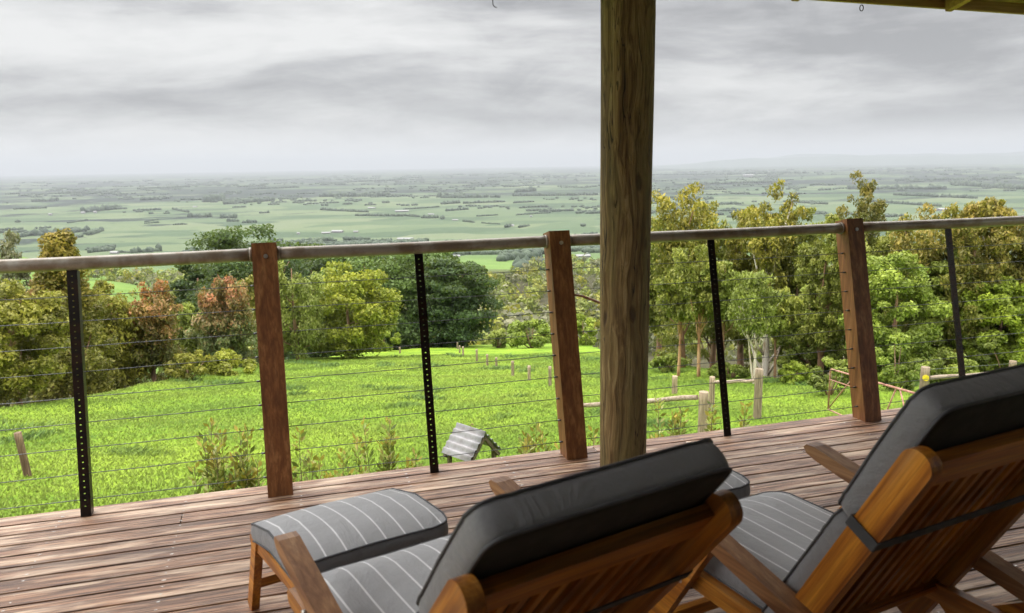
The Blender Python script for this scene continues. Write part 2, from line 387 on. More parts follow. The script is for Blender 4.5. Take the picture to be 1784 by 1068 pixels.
# low blue ranges on the right-hand horizon
V = []; F = []
for q, (d, hh, a0, a1_) in enumerate(((34000, 400, 8, 60), (42000, 560, 12, 60))):
    aa = np.linspace(a0, a1_, 120); b0 = len(V)
    for kk, a in enumerate(aa):
        e = smooth(a0, a0 + 9, a); hgt = hh * e * (.78 + .09 * math.sin(a * .35 + q) + .05 * math.sin(a * .9 + 2 * q) + .03 * math.sin(a * 2.3))
        th = math.radians(a) + AZ
        for dd, z in ((d - 2500, -262), (d, -262 + hgt + 20), (d + 4000, -262)): V.append((dd * math.sin(th), dd * math.cos(th), z))
    for kk in range(119):
        for s_ in (0, 1):
            o_ = b0 + kk * 3 + s_; F.append((o_, o_ + 3, o_ + 4, o_ + 1))
tag(link('hills', np_mesh('hills', V, F, smooth=True), plain('far_range', (.05, .08, .05), .9)), kind='structure')

# ---------------------------------------------------------------- vegetation
def leaves(C0, N0, size, col, asp=2.2, flat=.0):
    """one rhombus per leaf clump: centres, outward directions, sizes, colours"""
    n = len(C0); R1 = rng.normal(size=(n, 3)); Nn = N0 + R1 * .75; Nn /= np.linalg.norm(Nn, axis=1)[:, None]
    U = np.cross(Nn, rng.normal(size=(n, 3))); U /= np.linalg.norm(U, axis=1)[:, None]; W = np.cross(Nn, U)
    if flat: U[:, 2] -= flat; U /= np.linalg.norm(U, axis=1)[:, None]
    s = (size * rng.uniform(.45, 1.6, n))[:, None]
    V = np.stack([C0 - U * s * asp * .5, C0 - W * s * .5 + U * s * asp * .08, C0 + U * s * asp * .5, C0 + W * s * .5 + U * s * asp * .08], 1).reshape(-1, 3)
    return V, np.arange(n * 4).reshape(-1, 4), col
def sph(n):
    d = rng.normal(size=(n, 3)); return d / np.linalg.norm(d, axis=1)[:, None]
LEAFK = 1.06
PAL = {  # leaf colour, its spread, tip colour
 'olive': ((.155, .160, .022), (.30, .27, .035)), 'gold': ((.135, .135, .020), (.34, .24, .040)), 'grey': ((.13, .14, .075), (.20, .19, .10)),
 'russet': ((.14, .13, .035), (.36, .16, .07)), 'red': ((.11, .12, .025), (.42, .14, .055)), 'redgrey': ((.15, .19, .070), (.48, .15, .070)),
 'yellow': ((.19, .21, .022), (.33, .33, .04)), 'dark': ((.075, .085, .018), (.15, .16, .03)), 'pine': ((.026, .056, .014), (.075, .115, .024)),
 'pine2': ((.065, .115, .024), (.13, .19, .045)), 'pale': ((.18, .22, .045), (.30, .33, .07)), 'wattle': ((.13, .17, .016), (.38, .38, .030)),
 'vivid': ((.16, .22, .020), (.32, .38, .035)), 'green': ((.125, .18, .024), (.30, .36, .045)), 'euc': ((.13, .155, .028), (.33, .33, .050)),
 'gold2': ((.14, .15, .024), (.42, .33, .040)), 'darkeuc': ((.085, .10, .022), (.25, .19, .035)), 'russet2': ((.14, .15, .026), (.36, .25, .050)),
 'green2': ((.11, .145, .024), (.26, .30, .045))}
def crown(kind, h, hw):
    """leaf-clump centres and radii in tree coordinates"""
    C = []
    r = rnd
    if kind in ('wattle', 'bush', 'willow'):
        nc = {'wattle': 120, 'bush': 26, 'willow': 60}[kind]
        for _ in range(nc):
            d = sph(1)[0]
            s = r.uniform(.55, .92); zc = h * .5
            rr = hw * r.uniform(.13, .27)
            p = np.array([d[0] * hw * s, d[1] * hw * s, zc + d[2] * (h - zc) * s * 1.05])
            p[2] = min(max(p[2], h * .06), h - rr * .6); C.append((p, np.array([rr, rr, rr * (.75 if kind != 'willow' else 1.5)])))
    elif kind == 'pine':
        for _ in range(125):
            tz = r.uniform(.08, .97); a = r.uniform(0, 6.28)
            R = hw * (1.0 if tz < .62 else (1 - ((tz - .62) / .38) ** 2 * .62)) * r.uniform(.35, 1.0)
            rr = hw * r.uniform(.17, .30); C.append((np.array([math.cos(a) * R, math.sin(a) * R, h * tz + .10 * R]), np.array([rr * 1.15, rr * 1.15, rr * .48])))
    elif kind == 'spire':
        for _ in range(100):
            tz = r.random() ** .8; a = r.uniform(0, 6.28)
            R = hw * (.22 + .78 * (1 - tz) ** .8) * r.uniform(.2, .95)
            rr = hw * r.uniform(.14, .26) * (1.12 - .30 * tz); C.append((np.array([math.cos(a) * R, math.sin(a) * R, h * (.10 + .86 * tz)]), np.array([rr, rr, rr * 1.25])))
    elif kind in ('euc', 'white', 'slim'):
        ns = r.choice([4, 5, 6]) if kind == 'euc' else 4; z0 = .30 if kind == 'euc' else .50; hw = hw * (1.16 if kind == 'euc' else 1.0)
        tips = [(r.uniform(-.1, .1) * hw, 0, h * .97)] + [(math.cos(q * 2.3 + 1) * hw * r.uniform(.4, .75), math.sin(q * 2.3 + 1) * hw * r.uniform(.4, .75), h * r.uniform(.78, .95)) for q in range(ns)]
        for tx, ty, tz in tips:
            for _ in range(34):
                f = r.random() ** .85; zc = h * z0 + (tz - h * z0) * f
                sp_ = hw * .62 * (1 - .42 * f); a = r.uniform(0, 6.28); rr = hw * r.uniform(.10, .22) * (1.12 - .18 * f)
                C.append((np.array([tx * (.35 + .65 * f) + math.cos(a) * sp_ * r.random(), ty * (.35 + .65 * f) + math.sin(a) * sp_ * r.random(), min(zc, h - rr * .7)]), np.array([rr, rr, rr * 1.15])))
        if kind == 'euc':
            for _ in range(16):
                a = r.uniform(0, 6.28); R = hw * r.uniform(.3, 1.0); rr = hw * r.uniform(.13, .24)
                C.append((np.array([math.cos(a) * R, math.sin(a) * R, h * r.uniform(.08, .48)]), np.array([rr, rr, rr * .8])))
    return C
def foliage(kind, h, hw, pal, dist, budget):
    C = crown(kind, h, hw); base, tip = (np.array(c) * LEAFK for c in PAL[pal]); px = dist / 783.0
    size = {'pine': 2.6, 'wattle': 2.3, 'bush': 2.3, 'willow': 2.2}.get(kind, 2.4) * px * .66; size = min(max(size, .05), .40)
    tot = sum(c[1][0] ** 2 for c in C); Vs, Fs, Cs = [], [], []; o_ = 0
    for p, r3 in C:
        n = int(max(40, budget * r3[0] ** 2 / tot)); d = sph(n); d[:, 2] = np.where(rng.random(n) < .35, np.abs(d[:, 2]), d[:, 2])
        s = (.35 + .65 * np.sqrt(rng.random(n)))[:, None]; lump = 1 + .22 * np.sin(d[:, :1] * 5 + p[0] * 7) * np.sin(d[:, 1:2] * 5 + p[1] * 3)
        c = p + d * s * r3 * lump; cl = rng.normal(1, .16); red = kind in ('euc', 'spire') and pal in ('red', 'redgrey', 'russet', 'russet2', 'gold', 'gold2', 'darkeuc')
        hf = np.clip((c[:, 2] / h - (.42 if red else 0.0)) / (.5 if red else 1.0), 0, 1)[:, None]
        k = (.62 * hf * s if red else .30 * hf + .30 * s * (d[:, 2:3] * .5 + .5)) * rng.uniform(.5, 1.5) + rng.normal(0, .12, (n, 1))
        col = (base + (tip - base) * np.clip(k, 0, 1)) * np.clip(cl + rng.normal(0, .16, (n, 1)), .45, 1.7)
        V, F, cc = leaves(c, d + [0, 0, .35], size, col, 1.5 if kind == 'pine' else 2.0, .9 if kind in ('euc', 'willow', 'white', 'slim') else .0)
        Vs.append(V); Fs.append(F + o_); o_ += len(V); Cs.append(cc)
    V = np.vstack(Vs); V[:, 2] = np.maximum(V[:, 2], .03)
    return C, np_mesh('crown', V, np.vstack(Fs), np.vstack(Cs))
def limbs(kind, h, hw, C, dist):
    b_ = MB(); r = rnd; tr = max(.016 * h + .03, dist * .002); lean = r.uniform(-.05, .05) * h
    if kind in ('slim', 'white'): tr *= .62
    if kind in ('bush',):
        for q in range(6):
            p = C[q % len(C)][0]; b_.tube([(0, 0, -.1), tuple(p * .5 + [0, 0, .1]), tuple(p)], [tr * .5, tr * .35, tr * .1], 5)
        return b_
    stems = [(0, 0, 1.0)] if kind != 'white' else [(0, 0, 1.0), (.35, .1, .8), (-.3, .2, .7)]
    for sx, sy, sc_ in stems:
        top = h * (.9 if kind != 'white' else .86) * sc_ * (.84 if kind in ('spire', 'euc') else 1); pts = []; rr = []
        for q in range(9):
            f = q / 8; pts.append((sx * hw * f + lean * f + .12 * tr * math.sin(q * 1.7), sy * hw * f + .15 * hw * math.sin(f * 2.6) * .3, -.3 + (top + .3) * f)); rr.append(tr * sc_ * (1.15 - .95 * f))
        b_.tube(pts, rr, 8)
        nb = 18 if kind in ('euc', 'white', 'spire', 'slim') else 9
        for q in range(nb):
            c = C[r.randrange(len(C))][0]; f = min(max(c[2] / top - r.uniform(.16, .34), .14), .85); o_ = np.array([sx * hw * f + lean * f, sy * hw * f, top * f])
            md = o_ * .45 + c * .55 + np.array([0, 0, -.04 * h]); b_.tube([tuple(o_), tuple(md), tuple(c)], [tr * .46 * (1 - f * .5), tr * .30, tr * .10], 5)
    return b_
TREES = [
    ('wattle_tree', 'wattle', -9.63, 31.56, 4.78, 1.94, 'olive', 'big olive yellow wattle cut off by the left edge of the photo'),
    ('gum_tree', 'euc', -27.64, 90.89, 32.25, 3.34, 'grey', 'grey hazy gum behind the handrail at the far left edge'),
    ('gum_tree', 'spire', -10.0, 40.79, 8.9, 2.28, 'gold', 'tall golden olive tree with a pointed tip behind the leftmost steel post'),
    ('gum_tree', 'euc', -13.28, 48.2, 10.28, 1.65, 'russet', 'russet tinted gum just behind the big olive wattle at left'),
    ('gum_tree', 'euc', -9.41, 47.07, 7.65, 1.97, 'olive', 'dull olive gum between the pointed golden tree and the red tipped gum'),
    ('gum_tree', 'euc', -7.67, 47.38, 6.59, 1.97, 'red', 'gum with red new growth, left of the two red crowned trees'),
    ('gum_tree', 'euc', -4.21, 57.85, 6.94, 2.13, 'redgrey', 'grey green gum with a salmon red top beside the left timber post'),
    ('shrub', 'bush', -5.29, 43.63, 1.56, 1.35, 'olive', 'low olive bush at the paddock edge under the red crowned trees'),
    ('shrub', 'bush', -3.48, 46.61, 1.25, 1.64, 'yellow', 'low yellow green bush beside the foot of the salmon topped gum'),
    ('pine_tree', 'pine', -4.88, 104.89, 28.81, 7.7, 'pine', 'large dark pine rising above the handrail behind the left timber post'),
    ('pine_tree', 'pine', -11.45, 117.44, 28.76, 5.19, 'pine', 'smaller dark pine against the left flank of the large pine'),
    ('gum_tree', 'willow', 0.58, 66.0, 8.67, 2.81, 'pale', 'pale drooping gum right of the left timber post'),
    ('wattle_tree', 'wattle', 5.01, 69.82, 8.49, 4.72, 'wattle', 'big lumpy yellow green wattle in the middle left of the paddock edge'),
    ('shrub', 'bush', 10.56, 89.06, 2.85, 1.71, 'vivid', 'small bright yellow green bush at the right foot of the lumpy wattle'),
    ('pine_tree', 'pine', 3.21, 113.95, 25.4, 6.27, 'pine', 'dark pine tip just above the handrail right of the left timber post'),
    ('pine_tree', 'pine', 11.04, 111.45, 19.93, 9.85, 'pine2', 'dull green pine rising behind the lumpy yellow green wattle'),
    ('pine_tree', 'pine', 17.46, 106.58, 14.9, 7.13, 'pine2', 'dense pine directly behind the middle left steel post'),
    ('pine_tree', 'pine', 21.47, 101.76, 11.89, 5.64, 'pine', 'dark pine on the right end of the pine row, beside the open valley'),
    ('gum_tree', 'euc', -7.74, 65.55, 9.91, 1.94, 'green2', 'dull green gum filling the gap between the two red crowned trees'),
    ('gum_tree', 'euc', -1.81, 71.98, 10.51, 1.9, 'olive', 'olive gum mostly hidden behind the left timber post'),
    ('gum_tree', 'euc', -13.48, 60.52, 14.01, 1.82, 'olive', 'olive gum rising behind the shoulder of the pointed golden tree'),
    ('pine_tree', 'pine', -2.21, 111.98, 24.71, 4.11, 'pine2', 'dull pine between the large pine and the pale drooping gum'),
    ('shrub', 'bush', 27.39, 86.42, 3.48, 3.32, 'green', 'rounded mid green bush on the crest left of the middle timber post'),
    ('shrub', 'bush', 36.78, 92.99, 4.07, 2.2, 'vivid', 'bright green bush on the crest between the timber post and the round post'),
    ('shrub', 'bush', 24.7, 91.35, 2.47, 1.25, 'pale', 'small pale bush on the crest at the right end of the pine row'),
    ('gum_tree', 'slim', 19.38, 31.52, 5.87, 1.19, 'green2', 'slim young gum right of the steel post that stands past the round post'),
    ('gum_tree', 'slim', 21.39, 30.19, 4.28, 1.09, 'euc', 'slim leaning gum just right of the white forked trunks'),
    ('gum_tree', 'euc', 26.4, 51.64, 12.44, 1.91, 'euc', 'slim gum close against the right side of the round post'),
    ('gum_tree', 'euc', 22.15, 40.31, 10.95, 1.96, 'gold2', 'tall gum with several golden tips right of the round post'),
    ('gum_tree', 'euc', 25.72, 42.88, 10.84, 1.83, 'euc', 'shorter gum behind the steel post right of the round post'),
    ('gum_tree', 'euc', 26.15, 40.25, 11.81, 1.69, 'gold2', 'golden gum on the left shoulder of the tallest middle right gum'),
    ('gum_tree', 'euc', 25.62, 36.99, 12.39, 1.72, 'gold2', 'tall gum with a narrow tip midway between the round post and the right timber post'),
    ('gum_tree', 'euc', 27.5, 36.87, 11.84, 1.62, 'euc', 'gum on the right shoulder of the tall narrow tipped gum'),
    ('gum_tree', 'white', 18.98, 28.21, 4.92, 1.55, 'green2', 'gum with white forked trunks and bare pale branches'),
    ('gum_tree', 'euc', 24.83, 31.36, 9.1, 1.35, 'euc', 'gum with reddish tips left of the right timber post'),
    ('gum_tree', 'euc', 30.95, 36.69, 15.27, 1.62, 'darkeuc', 'tallest gum standing alone above the right timber post'),
    ('gum_tree', 'euc', 30.74, 34.22, 11.06, 1.75, 'euc', 'gum just right of the right timber post'),
    ('gum_tree', 'euc', 29.37, 30.02, 9.6, 1.79, 'russet2', 'russet topped gum between the right timber post and the last steel post'),
    ('gum_tree', 'euc', 29.2, 27.33, 8.6, 1.35, 'russet2', 'gum with a rusty tip behind the last steel post'),
    ('gum_tree', 'euc', 31.36, 27.94, 9.31, 1.35, 'russet2', 'tallest rusty tipped gum near the right edge of the photo'),
    ('gum_tree', 'euc', 32.07, 27.13, 8.56, 1.42, 'russet2', 'gum cut off by the right edge of the photo'),
    ('wattle_tree', 'wattle', 25.06, 27.23, 5.69, 2.17, 'green', 'broad mid green wattle right of the right timber post'),
    ('wattle_tree', 'wattle', 25.65, 33.26, 6.89, 1.72, 'green2', 'dull green wattle left of the right timber post'),
    ('wattle_tree', 'wattle', 29.54, 28.43, 6.92, 1.86, 'green2', 'soft green wattle behind the last steel post'),
    ('wattle_tree', 'wattle', 30.0, 26.45, 5.06, 1.76, 'vivid', 'vivid lime green wattle in front of the trees at the right edge'),
    ('gum_tree', 'slim', 18.5, 32.04, 6.32, 1.49, 'euc', 'gum with bare orange trunk behind the steel post right of the round post'),
    ('gum_tree', 'slim', 18.14, 33.39, 6.1, 1.28, 'euc', 'slender gum with orange bark close beside the round post'),
    ('shrub', 'bush', 20.08, 26.98, 0.98, 0.74, 'vivid', 'bright bush under the white trunked gum'),
    ('shrub', 'bush', 19.44, 30.96, 0.71, 0.91, 'green2', 'low dark green bush left of the white trunked gum'),
    ('shrub', 'bush', 17.28, 21.37, 1.34, 0.77, 'green2', 'dark bush behind the rusty gate'),
    ('shrub', 'bush', 24.73, 24.09, 1.58, 1.39, 'green2', 'dark bush right of the rusty gate behind the rail fence'),
    ('shrub', 'bush', 20.15, 21.55, 2.04, 1.04, 'green', 'leafy bush right behind the right timber post'),
    ('shrub', 'bush', 29.52, 25.48, 2.32, 1.26, 'green2', 'shaded bush behind the rail fence at the right edge'),
    ('shrub', 'bush', 19.19, 36.38, 1.13, 0.9, 'green2', 'low scrub at the paddock edge beside the round post'),
]

CAT = {'shrub': 'bush', 'pine_tree': 'tree', 'gum_tree': 'tree', 'wattle_tree': 'tree'}
for name, kind, x, y, h, hw, pal, lab in TREES:
    z = float(ground_z(x, y)); d = math.hypot(x, y); rt = empty(name, (x, y, z - .05), rnd.uniform(0, 6.28))
    tag(rt, lab, CAT[name], {'shrub': 'bushes along the paddock edge', 'pine_tree': 'pines beyond the paddock'}.get(name, 'trees around the paddock'))
    bud = {'bush': 6500, 'wattle': 36000, 'pine': 34000, 'willow': 20000, 'white': 7500, 'slim': 12000, 'spire': 30000, 'euc': 25000}[kind]
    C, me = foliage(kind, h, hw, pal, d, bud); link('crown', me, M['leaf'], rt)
    limbs(kind, h, hw, C, d).build('trunk', M['orangebark'] if 'orange' in lab else M['palebark'] if kind == 'white' or (kind == 'euc' and rnd.random() < .35) else M['bark'], rt)

# the wooded valley beyond the paddock: nobody could count it
def far_wood(name, spots, nl, lsz, pals):
    Vs, Fs, Cs = [], [], []; o_ = 0
    for x, y, h, hw in spots:
        z = float(ground_z(x, y)); base, tip = (np.array(c) for c in PAL[pals[rnd.randrange(len(pals))]])
        ncl = 6; d = sph(nl); ci = rng.integers(0, ncl, nl); cc = np.array([(rnd.uniform(-.5, .5) * hw, rnd.uniform(-.5, .5) * hw, h * rnd.uniform(.35, .85)) for _ in range(ncl)])
        c = cc[ci] + d * np.array([hw * .5, hw * .5, h * .22]); k = np.clip(c[:, 2:3] / h + rng.normal(-.2, .25, (nl, 1)), 0, 1)
        col = (base + (tip - base) * k) * rnd.uniform(.65, 1.2)
        V, F, _ = leaves(c + [x, y, z], d + [0, 0, .3], lsz * (.6 + h / 20), col, 1.5)
        Vs.append(V); Fs.append(F + o_); o_ += len(V); Cs.append(col)
    return tag(link(name, np_mesh(name, np.vstack(Vs), np.vstack(Fs), np.vstack(Cs)), M['leaf']), 'mixed grey green bushland filling the valley beyond the green paddock', 'forest', kind='stuff')
spots = []
while len(spots) < 2600:
    ph = rnd.uniform(-.72, .62); r = 230 + 950 * rnd.random() ** .8
    if -.62 < ph < -.36 and 300 < r < 560: continue
    if ph < -.50 and 700 < r < 1010: continue
    if -.10 < ph < .02 and 840 < r: continue
    x, y = r * math.sin(ph + AZ), r * math.cos(ph + AZ)
    if math.sin(x / 70) * math.sin(y / 90) > .8 and r > 600: continue
    spots.append((x, y, rnd.uniform(9, 18), rnd.uniform(4.5, 8)))
far_wood('forest', spots, 64, 1.45, ['grey', 'olive', 'grey', 'euc', 'pale', 'grey', 'green2'])

# shelter belts and copses on the plain
def blobs(L):
    """low lumpy crowns joined in one mesh: (x, y, z, rx, rh)"""
    ico = bmesh.new(); bmesh.ops.create_icosphere(ico, subdivisions=1, radius=1); ico.verts.ensure_lookup_table()
    v0 = np.array([tuple(v.co) for v in ico.verts]); f0 = np.array([[v.index for v in f.verts] for f in ico.faces]); ico.free()
    V, F = [], []
    for q, (x, y, z, rx, rh) in enumerate(L):
        v = v0 * (1 + rng.uniform(-.28, .28, (len(v0), 1))) * [rx, rx, rh] + [x, y, z + rh * .55]; V.append(v); F.append(f0 + q * len(v0))
    return np.vstack(V), np.vstack(F)
M['farleaf'] = plain('shelter_belt_foliage', (.042, .062, .040), .9, nz=(.02, (.065, .090, .052)))
BELTS = [(-2101, 7882, -1940, 8022, 36.1), (-1168, 7594, -981, 7867, 34.3), (-1826, 6394, -1638, 6442, 19.5), (-1215, 5647, -1075, 6006, 39.2), (-1018, 3592, -987, 3684, 16.6), (-972, 3653, -814, 3788, 25.3), (-784, 3322, -756, 3423, 15.2), (-752, 3520, -756, 3790, 19.2), (-1056, 4511, -1008, 4717, 10.4), (-668, 4383, -635, 4559, 9.9), (-691, 5689, -554, 5250, 16.1), (-496, 4737, -382, 4672, 24.3), (-313, 4528, -234, 4482, 26.5), (-257, 4172, -212, 4147, 18.3), (-185, 4001, -122, 4013, 17.6), (-496, 4029, -441, 4038, 8.9), (-648, 4227, -594, 4289, 9.5), (-588, 6822, -469, 7091, 61.4), (-401, 6277, -62, 6682, 33.3), (-121, 4865, -70, 4896, 14.3), (-314, 5687, -233, 5717, 12.6), (1056, 5303, 1196, 5391, 24.0), (1206, 5292, 1513, 5365, 20.2), (718, 4813, 966, 4949, 10.9), (919, 4489, 1073, 4592, 17.0), (674, 3908, 743, 3858, 17.4), (746, 3758, 760, 3799, 16.9), (385, 4318, 604, 4115, 15.6), (612, 4173, 675, 4000, 15.2), (240, 5039, 480, 4629, 17.8), (1526, 5166, 1694, 5239, 16.0), (1377, 4540, 1491, 4612, 14.1), (1392, 4121, 1450, 4152, 22.4), (957, 3891, 1077, 3955, 8.9), (1166, 3897, 1385, 3985, 9.1), (811, 3570, 824, 3419, 10.5), (851, 3379, 904, 3285, 7.6), (862, 3030, 921, 3149, 14.1), (906, 2992, 978, 3090, 9.3), (849, 7836, 1144, 8129, 23.6), (354, 7286, 932, 6993, 42.1), (1262, 6330, 1693, 6135, 32.9), (1856, 6277, 2503, 6050, 28.8), (1264, 6459, 1477, 6432, 48.3), (2139, 7138, 2361, 7296, 44.3), (-379, 9993, 223, 10148, 29.5), (1000, 12935, 2013, 13555, 39.1), (-1752, 11118, -1169, 11489, 33.4), (-2424, 10058, -1808, 9929, 37.5), (108, 2376, 252, 2471, 8.9), (-579, 2653, -511, 2719, 10.0), (-521, 2437, -499, 2613, 17.0), (-404, 2384, -362, 2399, 17.8), (-367, 2433, -336, 2433, 21.6), (-233, 2087, -215, 2183, 15.7), (-446, 2404, -407, 2384, 8.9), (174, 2380, 327, 2499, 10.8), (327, 1198, 458, 1384, 14.8), (255, 852, 370, 1098, 16.5), (935, 2458, 1040, 2511, 9.8), (2647, 5295, 2888, 4896, 25.5), (2221, 4365, 2684, 4215, 18.1), (3062, 4291, 3090, 3943, 18.8), (3471, 4007, 3427, 3437, 18.6), (4239, 4670, 4252, 3996, 26.7), (4309, 7793, 5452, 7871, 33.9), (4743, 5764, 5254, 5284, 43.7), (6128, 6031, 5663, 4898, 47.2), (6953, 7676, 8083, 7151, 38.8), (7252, 14784, 8609, 11622, 45.4), (1591, 3123, 1676, 3125, 12.9), (2228, 3658, 2334, 3663, 12.6), (2330, 3172, 2547, 3246, 11.8)]

for x1, y1, x2, y2, h in BELTS:
    L = math.hypot(x2 - x1, y2 - y1); n = int(max(3, min(70, L / (h * .38)))); ox, oy = (x1 + x2) / 2, (y1 + y2) / 2; lst = []
    for q in range(n):
        f = (q + rnd.uniform(-.4, .4)) / max(1, n - 1); x, y = x1 + (x2 - x1) * f, y1 + (y2 - y1) * f; x += rnd.uniform(-1, 1) * h * .2; y += rnd.uniform(-1, 1) * h * .4
        hh = h * rnd.uniform(.6, 1.15); lst.append((x - ox, y - oy, float(ground_z(x, y)), max(h * rnd.uniform(.35, .6), L / n * .8), hh * .62))
    V, F = blobs(lst); z0 = float(ground_z(ox, oy)); V[:, 2] -= z0
    tag(link('tree_belt', np_mesh('tree_belt', V, F), M['farleaf'], None, (ox, oy, z0)), 'dark belt of shelter trees among the hazy paddocks of the plain', 'tree belt', 'shelter belts on the plain')
lst = []
for q in range(5200):
    ph = rnd.uniform(-.72, .72); r = 1500 * (14 ** rnd.random()); x, y = r * math.sin(ph + AZ), r * math.cos(ph + AZ)
    cx = math.sin(x / 610 + 1.3) * math.sin(y / 870) + .6 * math.sin(x / 230 + y / 310); lim = .55 - .65 * float(smooth(4000, 9000, r))
    if cx < lim: continue
    s = rnd.uniform(5, 9) * (1 + r / 9000)
    for k_ in range(rnd.choice((1, 2, 4))): xx, yy = x + k_ * s * 2.0, y + rnd.uniform(-s, s); lst.append((xx, yy, float(ground_z(xx, yy)), s * 1.2, s * .8))
V, F = blobs(lst)
tag(link('woodland', np_mesh('woodland', V, F), M['farleaf']), 'scattered woodland and hedgerows fading into haze across the plain', 'woodland', kind='stuff')
FARMS = [(-212, 3273, 24.0, 7.2), (156, 3022, 31.1, 6.7), (201, 3063, 40.5, 9.0), (267, 3028, 17.8, 6.7), (384, 2559, 49.3, 5.7), (672, 4576, 74.6, 10.2), (773, 4190, 31.2, 6.2), (790, 3661, 27.5, 5.5), (903, 3119, 33.3, 9.5), (288, 1331, 12.0, 4.0), (-448, 2371, 21.2, 7.1), (-249, 2304, 23.8, 6.8), (642, 1651, 26.0, 5.2), (544, 1384, 26.2, 5.5), (986, 2391, 19.0, 5.7), (6980, 10781, 150.6, 37.7), (-1194, 5500, 24.8, 12.4), (-1354, 5404, 20.4, 12.3), (-1131, 5529, 20.7, 12.4), (3172, 3171, 65.8, 13.2), (56, 3042, 11.2, 6.7), (1176, 3684, 11.3, 8.5), (-578, 5939, 26.2, 8.7), (554, 5059, 44.8, 7.5), (2305, 4162, 27.9, 10.5)]

for x, y, wd, hg in FARMS:
    z = float(ground_z(x, y)); rt = empty('farm_building', (x, y, z - .3), AZ * -1 + rnd.uniform(-.25, .25))
    red = abs(x - 986) < 1 or abs(x - 642) < 1
    tag(rt, 'red roofed farmhouse in the valley settlement' if red else 'small pale roofed farm shed among the hazy paddocks', 'building', 'farm buildings on the plain'); dp = wd * .55; e = hg * .62
    MB().box((0, 0, e / 2), (wd, dp, e), 0).build('wall', M['tin'], rt)
    MB().prism([(-dp * .6, e), (dp * .6, e), (0, hg + .6)], wd * 1.06, Matrix.Rotation(math.pi / 2, 4, 'Z') @ Matrix.Rotation(math.pi / 2, 4, 'X'), 0).build('roof', M['redroof'] if red else M['roof'], rt)

# ---------------------------------------------------------------- grass, one object nobody could count
N = 420000
u0 = 9 + 62 * rng.random(N) ** 1.55; ph = rng.uniform(-.66, .66, N); gx = u0 / np.cos(ph) * np.sin(ph + AZ); gy = u0 / np.cos(ph) * np.cos(ph + AZ)
tuft = np.sin(gx * 1.1 + 2.1 * np.sin(gy * .7)) * np.sin(gy * 1.3 + 1.7 * np.sin(gx * .5)); tn = np.clip((tuft * (.6 + .4 * np.sin(gx * .37 + gy * .23)) - .55) / .25, 0, 1)
gz = ground_z(gx, gy); hgt = (.025 + .035 * rng.random(N) + .13 * tn) * (1 + u0 * .006); wdt = .0055 + u0 * .00052
a = rng.uniform(0, 6.28, N); lx, ly = rng.normal(.25, .7, N) * hgt, rng.normal(0, .7, N) * hgt
ca, sa = np.cos(a) * wdt, np.sin(a) * wdt
V = np.stack([np.stack([gx - ca, gy - sa, gz - .02], 1), np.stack([gx + ca, gy + sa, gz - .02], 1),
              np.stack([gx + ca * .6 + lx * .5, gy + sa * .6 + ly * .5, gz + hgt * .6], 1), np.stack([gx + lx, gy + ly, gz + hgt], 1)], 1).reshape(-1, 3)
k = (.5 + .5 * np.sin(gx * .31 + 1.9 * np.sin(gy * .22)) * np.sin(gy * .27 + .6))[:, None]
col = (np.array([.140, .236, .014]) * (1 - k) + np.array([.228, .318, .026]) * k); col = col * (1 - .75 * tn[:, None]) + np.array([.075, .16, .028]) * .75 * tn[:, None]
ok_ = (u0 / np.cos(ph)) < edge_r(gx, gy) + 2
col *= rng.uniform(.93, 1.07, (N, 1))
tag(link('grass', np_mesh('grass', V[np.repeat(ok_, 4)], np.arange(int(ok_.sum()) * 4).reshape(-1, 4), col[ok_]), M['blade']), 'lush bright green grass on the sloping home paddock', 'grass', kind='stuff')

# ---------------------------------------------------------------- haze over the plain
HZ = 5.2e-5
b_ = MB(); b_.box((0, 0, 130), (124000, 124000, 830), 0); hz = b_.build('haze', None); tag(hz, kind='stuff')
m = bpy.data.materials.new('haze_air'); m.use_nodes = True; t = NT(m.node_tree); t.n.clear()
pv = t.new('ShaderNodeVolumePrincipled'); pv.inputs['Color'].default_value = (.50, .53, .575, 1); pv.inputs['Density'].default_value = HZ; pv.inputs['Anisotropy'].default_value = .1
o = t.new('ShaderNodeOutputMaterial'); t.l.new(pv.outputs[0], o.inputs['Volume']); hz.data.materials.clear(); hz.data.materials.append(m)

# ---------------------------------------------------------------- deck
BP = .0922; EDGE = 3.325
deck = tag(empty('deck', (1.0, 1.0, 0)), 'weathered reddish brown timber deck with dark gaps between the boards', 'deck')
DO = Vector((1.0, 1.0, 0))
def boards(x0, x1, yc):
    x0 += .002; x1 -= .002; c = Vector(((x0 + x1) / 2, yc, -.012)); b_ = MB()
    b_.prism([(-(x1 - x0) / 2, -.0405), ((x1 - x0) / 2, -.0405), ((x1 - x0) / 2, .0405), (-(x1 - x0) / 2, .0405)], .024, Matrix.Rotation(rnd.uniform(-.0008, .0008), 4, 'X'), .0025)
    o = b_.build('board', M['deck'], deck); o.location = c - DO; return o
joists = [-3.6 + .45 * q for q in range(24)]
for r in range(46):
    yc = EDGE - .0425 - r * BP; cuts = [-3.6]
    if r < 27:
        f = joists[[3, 12, 7, 15, 5, 10, 17, 8, 13, 6, 16, 11][r % 12]] + .0; cuts.append(f)
        if r % 2 == 0: cuts.append(f + 3.6 if f + 3.6 < 5.6 else f - 1.8)
    cuts = sorted(set(cuts)) + [6.75]
    for a_, c_ in zip(cuts[:-1], cuts[1:]): boards(a_, c_, yc)
